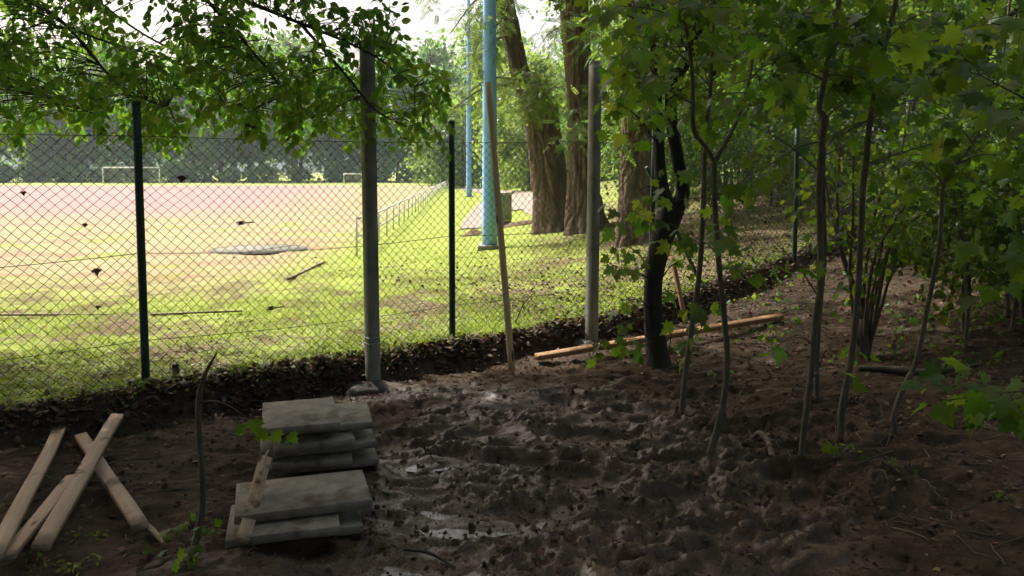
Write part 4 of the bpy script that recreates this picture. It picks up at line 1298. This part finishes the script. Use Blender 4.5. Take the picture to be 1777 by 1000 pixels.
def shading_crown(root, base, top, blobs, m, seed):
    """a broad crown whose sunward side is cut by the light: nothing grows past the plane the sun comes in along"""
    r = np.random.default_rng(seed)
    L = Geo(); g = Geo()
    for c, rad, n in blobs:
        p, cc = crown_points(c, rad, n, 80, .5, seed)
        s_, t_ = st(p[:, 0], p[:, 1])
        k = (t_ < .73 * p[:, 2] - .5) & (p[:, 2] > 4.9)  # crown shaped so its shadow ends at the fence
        p = p[k]; n = len(p)
        V, F, A = leaves_geo(p, r.normal(size=(n, 3)) + [0, 0, -.4], np.array([0, 0, .8]) + r.normal(size=(n, 3)) * .5, .24 * r.uniform(.6, 1.25, n), 'clump', r.random(n))
        L.add(V, [F], A)
        for e in cc[:14]:
            if e[2] < 5.4 or st(e[0], e[1])[1] > .73 * e[2] - .7: continue
            j = r.integers(0, len(top))
            tube(g, catmull([top[j], (top[j] + e) / 2 + [0, 0, .5], e], 12), [.08, .015], 6)
    part('crown', L, m, root, base)
    if g.n: part('bough', g, BARK_DARK, root, base, True)
# ------------------------------------------------------------------ generic trees and shrubs (prototypes, then copies)
def crown_points(center, rad, n, nclump, spread, seed):
    r = np.random.default_rng(seed)
    d = unit(r.normal(size=(nclump, 3))); f = r.uniform(.35, 1, nclump) ** .5
    cc = np.asarray(center) + d * f[:, None] * np.asarray(rad)
    k = r.integers(0, nclump, n)
    sp = spread * r.uniform(.6, 1.5, nclump)
    off = r.normal(size=(n, 3)) * sp[k][:, None] * [1, 1, .65]
    return cc[k] + off, cc
def proto_tree(name, h, rt, crowns, nleaf, size, tpl, leaf_m, bark_m, seed, label, cat, group, lean=0.0, nclump=40, spread=.5, limbs=12, woodname='trunk', stems=1):
    r = np.random.default_rng(seed)
    root = empty(name, (0, 0, 0), label, cat, group)
    g = Geo()
    for sidx in range(stems):
        x0 = (0 if stems == 1 else r.normal() * .25, 0 if stems == 1 else r.normal() * .25)
        pts = [(x0[0], x0[1], -.3), (x0[0] * 1.2 + r.normal() * .05 * h * .3 + lean * .3, x0[1] + r.normal() * .015 * h, h * .35), (x0[0] * 1.6 + lean * .7 + r.normal() * .05 * h * .3, x0[1] * 1.5, h * .7), (x0[0] * 2 + lean, x0[1] * 2, h)]
        tr = catmull(pts, 30)
        tube(g, tr, np.interp(np.linspace(0, 1, 30), [0, .06, .5, 1], [rt * 1.5, rt, rt * .75, rt * .2]), 14 if rt > .1 else 8, knobbly(.12, 4, seed))
    L = Geo()
    for (c, rad, share) in crowns:
        p, cc = crown_points(c, rad, int(nleaf * share), max(6, int(nclump * share)), spread, seed + 5)
        n = len(p)
        out = p - np.asarray(c)
        dirs = unit(out) * .5 + r.normal(size=(n, 3)) * .6 + [0, 0, -.35]
        nor = np.array([0, 0, .8]) + r.normal(size=(n, 3)) * .6
        V, F, A = leaves_geo(p, dirs, nor, size * r.uniform(.6, 1.25, n), tpl, r.random(n))
        L.add(V, [F], A)
        for k in range(int(limbs * share) + 1):
            e = cc[k % len(cc)]
            z0 = min(max(e[2] - .25 * np.linalg.norm(e[:2]) - .3, h * .15), h * .9)
            j = np.argmin(np.abs(tr[:, 2] - z0))
            tube(g, catmull([tr[j], (tr[j] + e) / 2 + [0, 0, .06 * h * .3], e], 8), [rt * .38, rt * .08], 6)
    part(woodname, g, bark_m, root, smooth=True)
    part('crown', L, leaf_m, root)
    return root
overhang()
def put(proto, spots, labels, used=[]):
    for i, (x, y, sc, rz) in enumerate(spots):
        first = proto.name not in used
        o = proto if first else copy_tree(proto)
        if first: used.append(proto.name)
        o.location = (x, y, float(H(x, y)) - .02)
        o.rotation_euler = (0, 0, rz)
        o.scale = (sc * random.uniform(.9, 1.1), sc * random.uniform(.9, 1.1), sc)
        lb = labels if isinstance(labels, str) else labels[i]
        o['label'] = lb

# trees beyond the pitch
FG = 'trees of the wood beyond the pitch'
farp = []
for k, (h, w, lo) in enumerate([(19, 5.0, .12), (22, 5.5, .16), (17, 5.2, .08), (20, 4.2, .2)]):
    cr = [((0, 0, h * .62), (w, w, h * .36), .75), ((0.5, 0, h * .28), (w * .8, w * .8, h * .18), .25)]
    farp.append(proto_tree('broadleaf_tree', h, .32, cr, 4000, .66, 'clump', FAR, BARK_FOR, 200 + k, 'broad green tree in the wood beyond the pitch', 'tree', FG, 0, 70, .95, 10))
spots = []
x = -118
while x < 40:
    spots.append((x, 126 + random.uniform(-4, 6))); x += random.uniform(5.0, 7.5)
x = -130
while x < 60:
    spots.append((x, 142 + random.uniform(-5, 6))); x += random.uniform(7, 10)
for i, (x, y) in enumerate(spots):
    put(farp[i % 4], [(x, y, random.uniform(.92, 1.14) * (1.18 if y > 138 else 1), random.uniform(0, 6.28))], 'broad green tree in the wood beyond the pitch')
under = proto_tree('undergrowth_shrub', 2.6, .06, [((0, 0, 1.4), (2.6, 2.0, 1.3), 1)], 1500, .38, 'clump', FAR, BARK_FOR, 260, 'bushy shrub at the foot of the far wood', 'shrub', 'shrubs along the far edge of the pitch', 0, 26, .5, 8, 'stem', 3)
x = -112
while x < 10:
    put(under, [(x, 121.5 + random.uniform(-1.0, 2.0), random.uniform(.7, 1.25), random.uniform(0, 6.28))], 'bushy shrub at the foot of the far wood')
    x += random.uniform(3.2, 5.5)

# sunlit trees on the slope past the masts
mid = proto_tree('slope_tree', 9, .16, [((0, 0, 5.4), (3.2, 3.0, 3.6), .7), ((0, 0, 2.2), (2.9, 2.6, 1.9), .3)], 6500, .30, 'clump', ROBIN, BARK_FOR, 300, 'x', 'tree', 'sunlit trees on the slope behind the masts', 0, 60, .55, 12)
put(mid, [(1.2, 56, 1.0, .3), (5.6, 50, .95, 1.9), (-5.2, 84, 1.15, 2.9), (0.8, 72, 1.4, 4.0), (9.5, 58, 1.3, 5.0), (8.3, 40, .8, .9), (-8.5, 98, 1.25, 1.2), (14, 48, 1.3, 2.2)],
    ['bright sunlit tree between the blue masts and the leaning trunk', 'sunlit green tree seen just right of the leaning trunk', 'far light green tree behind the thinner blue mast', 'taller light green tree behind the sunlit slope',
     'sunlit tree seen between the two old trunks', 'small bright tree behind the old trunks', 'distant pale tree past the end of the white rail', 'sunlit tree deep behind the crooked dark tree'])

# forest on the right: shrubs and trees
FS = 'leafy shrubs of the dark wood on the right'
sh = []
for k in range(3):
    sh.append(proto_tree('forest_shrub', 2.6, .03, [((0, 0, 1.5), (1.3, 1.2, 1.2), 1)], 2600, [.10, .12, .085][k], 'maple_low' if k == 1 else 'oval', FOREST, BARK_SAP, 400 + k, 'x', 'shrub', FS, 0, 34, .22, 14, 'stem', 4))
fs = [(3.5, 13.6, .75), (4.6, 12.4, .6), (2.9, 15.2, .9), (4.9, 14.2, 1.0), (6.8, 14.6, 1.1), (8.6, 13.4, .9), (10.2, 14.2, 1.1), (5.4, 17.2, 1.4), (8.2, 16.8, 1.4), (11.0, 15.8, 1.3), (12.5, 17.5, 1.6), (6.8, 19.4, 1.7),
      (10.0, 20, 1.7), (13.5, 21, 1.8), (4.5, 20.0, 1.6), (15.5, 23.5, 1.9), (9, 24.5, 2.0), (5.6, 24, 2.0), (12.6, 26, 2.1), (17, 26, 2.2), (2.9, 19.5, 1.2),
      (10.2, 11.4, .9), (11.8, 13, 1.1)]
words_ = ['loose leafy shrub', 'dense dark shrub', 'broad leaved shrub']
anchors = [(1010, 'between the concrete post and the old trunks'), (1110, 'behind the crooked dark tree'), (1220, 'behind the forked sapling'), (1320, 'left of the last fence post'), (1400, 'behind the kinked sapling'),
           (1475, 'behind the hazel shrub'), (1560, 'right of the hazel shrub'), (1640, 'behind the bending sapling'), (1720, 'right of the bending sapling'), (1850, 'at the right edge')]
seen_labels = set()
def wood_label(kind, x, y):
    px = 888 + FPX * x / y
    where = min(anchors, key=lambda a: abs(a[0] - px))[1]
    row = 'nearest row' if y < 14.5 else 'second row' if y < 18.5 else 'far row' if y < 26 else 'farthest row'
    for extra in ('', ', lower one', ', taller one', ', half hidden', ', hidden'):
        lb = '%s %s, %s%s' % (kind, where, row, extra)
        if lb not in seen_labels: break
    seen_labels.add(lb)
    return lb
for i, (x, y, sc) in enumerate(fs):
    put(sh[i % 3], [(x, y, sc, random.uniform(0, 6.28))], wood_label(words_[i % 3], x, y))
for i, (px, py, sc, lb) in enumerate([(1700, 585, .62, 'dense dark shrub to the right of the bending sapling'), (1765, 560, .75, 'dark shrub cut by the right edge, above the low maple bough'), (1650, 470, .6, 'loose leafy shrub on the slope right of the hazel'),
                                   (1590, 440, .5, 'low leafy shrub just behind the hazel shrub'), (1740, 430, .8, 'tall leafy shrub up the slope at the right edge')]):
    q = G(px, py)
    put(sh[i % 3], [(q[0], q[1], sc, random.uniform(0, 6.28))], lb)
FT = 'tall trees of the dark wood on the right'
ft = []
for k in range(3):
    h = [11, 13, 9][k]
    ft.append(proto_tree('forest_tree', h, [.16, .22, .12][k], [((0, 0, h * .72), (2.8, 2.8, h * .27), .6), ((0, 0, h * .36), (2.3, 2.3, h * .16), .4)], 7000, .15, 'maple_low' if k == 1 else 'oval', FOREST, BARK_FOR, 450 + k, 'x', 'tree', FT, .4, 60, .42, 16))
tl = [(9.4, 15.8, 1.0), (12.6, 19.2, 1.1), (6.0, 20.5, 1.0), (16.5, 22, 1.2), (4.2, 16.8, .85), (10, 27, 1.2), (20, 29, 1.3), (14.5, 30, 1.3), (5, 30, 1.2), (24, 34, 1.4), (9, 36, 1.3), (18, 38, 1.4), (3.4, 24, 1.0), (28, 42, 1.5), (13, 44, 1.5), (22, 46, 1.5)]
tw = ['slim forest tree', 'stout forest tree', 'low crowned forest tree']
for i, (x, y, sc) in enumerate(tl):
    put(ft[i % 3], [(x, y, sc, random.uniform(0, 6.28))], wood_label(tw[i % 3], x, y))

# tall maples round the camera: their crowns close over the mud and shade it
big = proto_tree('tall_maple', 13, .26, [((0, 0, 8.6), (4.4, 4.4, 3.4), 1.0)], 15000, .24, 'clump', FOREST, BARK_FOR, 500, 'x', 'tree', 'tall maples shading the mud', 0, 90, .6, 26)
bs = [(-5.8, 1.4, .95, .4), (6.5, -4.5, 1.0, 2.2), (-1.8, -4.0, 1.05, 3.9), (10.8, 5.5, .9, 5.3), (-9.5, -2.5, 1.1, 1.1), (9.5, -4, 1.1, 1.7), (-6.5, -8, 1.1, 2.9), (2.5, -9, 1.1, 4.4)]
put(big, bs, ['tall maple left of the viewer whose crown shades the planks', 'tall maple right behind the viewer shading the mud', 'tall maple behind the viewer', 'tall maple beyond the right edge shading the saplings', 'tall maple far behind on the left',
              'tall maple far behind on the right', 'tall maple further back on the left', 'tall maple further back behind the viewer'])
for i in range(12):  # unseen trees of the wood, added to hold back blue sky light from behind
    a = math.radians(172 + 12.5 * i)
    rr = random.uniform(9, 16)
    put(ft[i % 3], [(rr * math.cos(a), rr * math.sin(a) - 1, random.uniform(.9, 1.2), random.uniform(0, 6.28))], 'unseen forest tree added behind the viewer to block sky light')

# ------------------------------------------------------------------ ground cover
def scatter(name, n, fs_, ft_, size, tpl, m, zf, tilt=.5, lift=0.0, keep=None, upd=None):
    s = fs_(n); t = ft_(n); x, y = xy(s, t)
    if keep is not None:
        k = keep(x, y, s, t); x, y, s, t = x[k], y[k], s[k], t[k]
    n = len(x)
    z = zf(x, y, s, t) + lift * RNG.random(n)
    p = np.stack([x, y, z], -1)
    a = RNG.uniform(0, 2 * np.pi, n)
    d = np.stack([np.cos(a), np.sin(a), RNG.normal(size=n) * tilt + (upd or 0)], -1)
    nor = np.array([0, 0, 1.0]) + RNG.normal(size=(n, 3)) * tilt
    if upd: nor = RNG.normal(size=(n, 3)) + [0, -.3, .1]
    V, F, A = leaves_geo(p, d, nor, size * RNG.uniform(.55, 1.3, n), tpl)
    g = Geo(); g.add(V, [F], A)
    return part(name, g, m, None, kind='stuff')
U = lambda a, b: (lambda n: RNG.uniform(a, b, n))
def cover_keep(x, y, s, t):
    return (fbm(x * 1.2, y * 1.2, 4, 90) + .05 * np.exp(-t / 1.5) - .016 * t > RNG.uniform(.44, .60, len(x))) & (x < 2.6 + RNG.normal(0, .8, len(x)))
# creeping green plants just beyond the fence
scatter('ground_cover', 60000, U(-6, 9), lambda n: .03 + RNG.exponential(1.7, n), .027, 'oval', IVY, fieldz, .32, .012, cover_keep)
scatter('grass', 90000, U(-6, 10), lambda n: .02 + RNG.exponential(3.2, n), .055, 'blade', IVY, fieldz, .5, .0, lambda x, y, s, t: (fbm(x * .9, y * .9, 4, 95) + .1 * (fbm(x * 7, y * 7, 2, 96) - .5) > RNG.uniform(.36, .58, len(x))) & (t < 13) & (x < 4 + RNG.normal(0, .8, len(x))), 1.1)
# brown leaves heaped along the foot of the fence
def bankz(x, y, s, t):
    return H(x, y) + .035 * np.exp(-((t + .05) / .14) ** 2) * fbm(s * 2.6, t * 3, 3, 88) * 1.6
scatter('leaf_litter', 4200, U(-6, 9), lambda n: RNG.normal(-.10, .085, n), .055, 'oval', DEAD, bankz, .5, .012)
scatter('leaf_litter', 3800, U(-6, 9), lambda n: RNG.normal(-.12, .10, n), .05, 'maple_low', DEAD, bankz, .55, .012, lambda x, y, s, t: fbm(s * 1.5, t, 3, 44) > RNG.uniform(.35, .6, len(x)))
scatter('leaf_litter', 5000, U(-6, 9), lambda n: RNG.normal(-.16, .12, n), .022, 'oval', DEAD, bankz, .9, .01)
scatter('grass', 5000, U(-6, 9), lambda n: RNG.normal(.0, .06, n), .07, 'blade', IVY, bankz, .6, .0, lambda x, y, s, t: fbm(s * 1.7 + 9, t, 3, 46) > RNG.uniform(.4, .6, len(x)), .7)
scatter('weeds', 3600, U(-6, 9), lambda n: RNG.normal(-.03, .08, n), .035, 'oval', IVY, bankz, .6, .05, lambda x, y, s, t: fbm(s * 1.1 + 5, t, 3, 45) > RNG.uniform(.45, .7, len(x)))
scatter('leaf_litter', 6500, lambda n: RNG.uniform(1.2, 9, n), lambda n: RNG.exponential(1.9, n), .05, 'oval', DEAD, fieldz, .5, .02)
# litter and seedlings on the forest floor
scatter('forest_litter', 15000, lambda n: RNG.uniform(-3, 14, n), lambda n: -RNG.uniform(.2, 9, n), .035, 'maple_low', DEAD, mudz, .5, .010,
        lambda x, y, s, t: (x + .35 * (y - 5) > RNG.normal(2.1, .9, len(x))) & (y > 2))
scatter('forest_litter', 7000, lambda n: RNG.uniform(-3, 14, n), lambda n: -RNG.uniform(.2, 9, n), .05, 'oval', DEAD, mudz, .5, .012,
        lambda x, y, s, t: (x + .35 * (y - 5) > RNG.normal(2.4, .8, len(x))) & (y > 2))
scatter('forest_litter', 2600, lambda n: RNG.uniform(-6, 4, n), lambda n: -RNG.uniform(.15, 5, n), .032, 'maple_low', DEAD, mudz, .4, .008)
scatter('undergrowth', 13000, lambda n: RNG.uniform(2, 16, n), lambda n: -RNG.uniform(-.3, 9, n), .055, 'oval', FOREST, mudz, .5, .10,
        lambda x, y, s, t: (x + .35 * (y - 5) > RNG.normal(3.2, .5, len(x))) & (fbm(x * 1.3, y * 1.3, 3, 97) > RNG.uniform(.40, .58, len(x))))
# crumbs and small clods of earth
def crumbs(n, lo, hi, keepf):
    x = RNG.uniform(-3.2, 5.5, n); y = RNG.uniform(2.6, 9.5, n); s_, t_ = st(x, y)
    k = (t_ < -.12) & keepf(x, y); x, y, s_, t_ = x[k], y[k], s_[k], t_[k]; n = len(x)
    r = lo * (hi / lo) ** (RNG.random(n) ** 2.2)
    B = np.array([(1, 0, 0), (.3, .95, 0), (-.8, .6, 0), (-.8, -.6, 0), (.3, -.95, 0), (.5, .2, .8), (-.4, .4, .75), (-.1, -.5, .85)], float)
    Fq = np.array([(0, 1, 5), (1, 6, 5), (1, 2, 6), (2, 3, 6), (3, 7, 6), (3, 4, 7), (4, 0, 5), (4, 5, 7), (5, 6, 7)])
    a = RNG.uniform(0, 6.28, n); J = B[None] * (1 + .35 * RNG.normal(size=(n, 8, 1))) * RNG.uniform(.6, 1.3, (n, 1, 3))
    X = J[..., 0] * np.cos(a)[:, None] - J[..., 1] * np.sin(a)[:, None]; Y = J[..., 0] * np.sin(a)[:, None] + J[..., 1] * np.cos(a)[:, None]
    V = np.stack([x[:, None] + X * r[:, None], y[:, None] + Y * r[:, None], (mudz(x, y, s_, t_) - .15 * r)[:, None] + J[..., 2] * r[:, None]], -1).reshape(-1, 3)
    g = Geo(); g.add(V, [(Fq[None] + (np.arange(n) * 8)[:, None, None]).reshape(-1, 3)], np.repeat(RNG.uniform(.3, .8, n), 8))
    part('earth_clods', g, MUD, None, kind='stuff')
crumbs(46000, .0025, .022, lambda x, y: fbm(x * 1.6, y * 2.4, 3, 201) * .8 + .2 * churn(x, y) > RNG.uniform(.28, .72, len(x)))
# twigs lying about on the mud
gt = Geo()
for i in range(950):
    x = RNG.uniform(-3, 6) if i % 2 else RNG.uniform(1.2, 6); y = RNG.uniform(2.6, 9)
    s_, t_2 = st(x, y)
    if t_2 > -.1: continue
    L = RNG.uniform(.05, .22) * (1.5 if x > 2 else 1); a = RNG.uniform(0, 6.28)
    q = np.array([[x + math.cos(a) * L * f + RNG.normal() * .006, y + math.sin(a) * L * f + RNG.normal() * .006, 0] for f in (-.5, -.1, .3, .5)])
    for v in q: v[2] = gz(v[0], v[1]) + .006
    tube(gt, q, RNG.uniform(.0015, .004), 4)
part('twig_litter', gt, BARK_SAP, None, kind='stuff')

# ------------------------------------------------------------------ single small things
def stick(name, pts, rad, m, label, cat, sides=9):
    g = Geo(); tube(g, catmull(pts, 24), rad, sides, knobbly(.2, 8, 4))
    return tag(world_obj(name, g, m, True), label, cat)
def on(px, py, dz=.0):
    q = G(px, py); q[2] = gz(q[0], q[1]) + dz; return q
stick('fallen_branch', [on(1490, 648, .02), on(1560, 650, .04), on(1620, 657, .03), on(1705, 652, .04)], [.02, .03, .028, .012], BARK_FOR, 'dark fallen branch lying behind the bending sapling', 'branch')
r0 = on(1300, 757, -.01); r1 = P(1330, 757, r0[1]); r2 = on(1340, 795, .0)
stick('bent_root', [r0, P(1318, 752, r0[1] - .05), P(1333, 766, r0[1] - .15), r2 + [0, 0, .03], on(1350, 800), on(1372, 801, -.01)], [.012, .018, .02, .018, .014, .008], BARK_HAZ, 'bent orange brown root arching out of the mud left of the kinked sapling', 'root')
stick('dead_twig', [on(893, 560, -.02), P(905, 535, 7.2), P(915, 520, 7.25), P(928, 508, 7.3)], [.007, .006, .004], BARK_FOR, 'bare forked twig sticking up right of the tall lath', 'twig', 6)
stick('dead_twig', [on(1160, 620, 0), P(1165, 580, 6.7), P(1170, 540, 6.7), P(1172, 500, 6.75)], [.006, .005, .003], BARK_FOR, 'thin bare twig standing beside the crooked dark tree', 'twig', 6)
stick('dead_twig', [on(405, 955, .01), on(430, 965, .015), on(450, 975, .01)], [.005, .006, .003], BARK_SAP, 'short twig lying in front of the front slab stack', 'twig', 6)
stick('muddy_branch', [on(700, 960, .01), on(745, 965, .02), on(790, 985, .01)], [.005, .007, .004], BARK_DARK, 'thin muddy branch lying by the puddles', 'branch', 6)
stick('wooden_peg', [P(305, 655, 5.75) - [0, 0, .1], P(305, 650, 5.75), P(304, 632, 5.75)], [.02, .022, .021], WOOD_OLD, 'short wooden peg standing in the leaf bank right of the left fence post', 'peg', 10)
def weed(px, py, n, size, hgt, label, m=MAPLE, tpl='oval'):
    b = on(px, py); pl = Plant()
    for i in range(n):
        d = RNG.normal(size=3) * [1, 1, .2] + [0, 0, .9]
        pl.twigline(b + RNG.normal(size=3) * [.02, .02, 0], d, hgt * RNG.uniform(.6, 1.1), size, size * .9, .6, .0016, .8)
    pl.finish('seedling', b, label, 'seedling', 'green seedlings on the mud', BARK_SAP, m, tpl, 60, 'stem')
weed(1462, 800, 6, .07, .12, 'low green seedling at the foot of the straight leaning sapling', MAPLE, 'maple')
weed(1560, 825, 4, .035, .07, 'tiny green seedling in open mud below the bending sapling')
weed(1745, 872, 6, .035, .07, 'small green seedling near the lower right edge of the mud')
weed(1340, 590, 8, .06, .14, 'leafy seedling by the right end of the long board', MAPLE, 'maple')
weed(1250, 655, 4, .05, .10, 'small seedling beside the stem of the forked sapling', MAPLE, 'maple')
weed(1335, 520, 7, .08, .20, 'bright seedling in front of the leaf bank, above the long board end', MAPLE, 'maple')
weed(1190, 610, 5, .07, .14, 'seedling between the crooked tree and the forked sapling', MAPLE, 'maple')
weed(1680, 640, 8, .06, .16, 'seedling beside the fallen branch on the dark slope', MAPLE, 'maple')
weed(1610, 560, 9, .06, .18, 'seedling clump right of the bending sapling stem', MAPLE, 'maple')
weed(180, 735, 4, .04, .07, 'small green weed behind the crossing planks')
for px, py, lb in ((70, 985, 'mossy green weed patch below the pale planks'), (150, 930, 'flat green weed beside the end of the slanting plank'), (140, 985, 'green weed patch at the bottom left corner of the mud')):
    weed(px, py, 12, .028, .06, lb, IVY)
weed(370, 945, 5, .025, .05, 'tiny weed between the broken stem and the front slabs')
for px, py, lb in ((167, 473, 'dead dark leaf caught in the wire left of the left fence post'), (316, 312, 'brown leaf caught high in the wire right of the left fence post'), (40, 340, 'dead leaf caught in the wire at the far left'),
                   (148, 395, 'curled dead leaf hanging on the middle wire'), (170, 538, 'small dead leaf caught low in the wire at the left')):
    d = ray(px, py); t = -((EYE[:2] - FO) @ FN + .02) / (d[:2] @ FN); q = EYE + d * t
    V, F, A = leaves_geo(q[None] + [0, 0, .03], np.array([[.3 * RNG.normal(), 0, -1.0]]), np.array([[.3, -1.0, .2]]), .06 if px in (167, 316) else .035, 'maple_low')
    g = Geo(); g.add(V, [F], A)
    tag(world_obj('dead_leaf', g, DEAD), lb, 'dead leaf', 'dead leaves caught in the fence')

# ------------------------------------------------------------------ haze
def haze(density):
    m, nt, b, out = newmat('haze_air')
    nt.nodes.remove(b)
    pv = nd(nt, 'VolumePrincipled', {'Color': (.78, .92, 1.0, 1), 'Density': density, 'Anisotropy': .3})
    nt.links.new(pv.outputs[0], out.inputs['Volume'])
    m.cycles.homogeneous_volume = True
    g = Geo(); box(g, (0, 250, 18), (620, 0, 0), (0, 420, 0), (0, 0, 20.5))
    o = part('haze', g, m, None); o['kind'] = 'stuff'
haze(.00042)
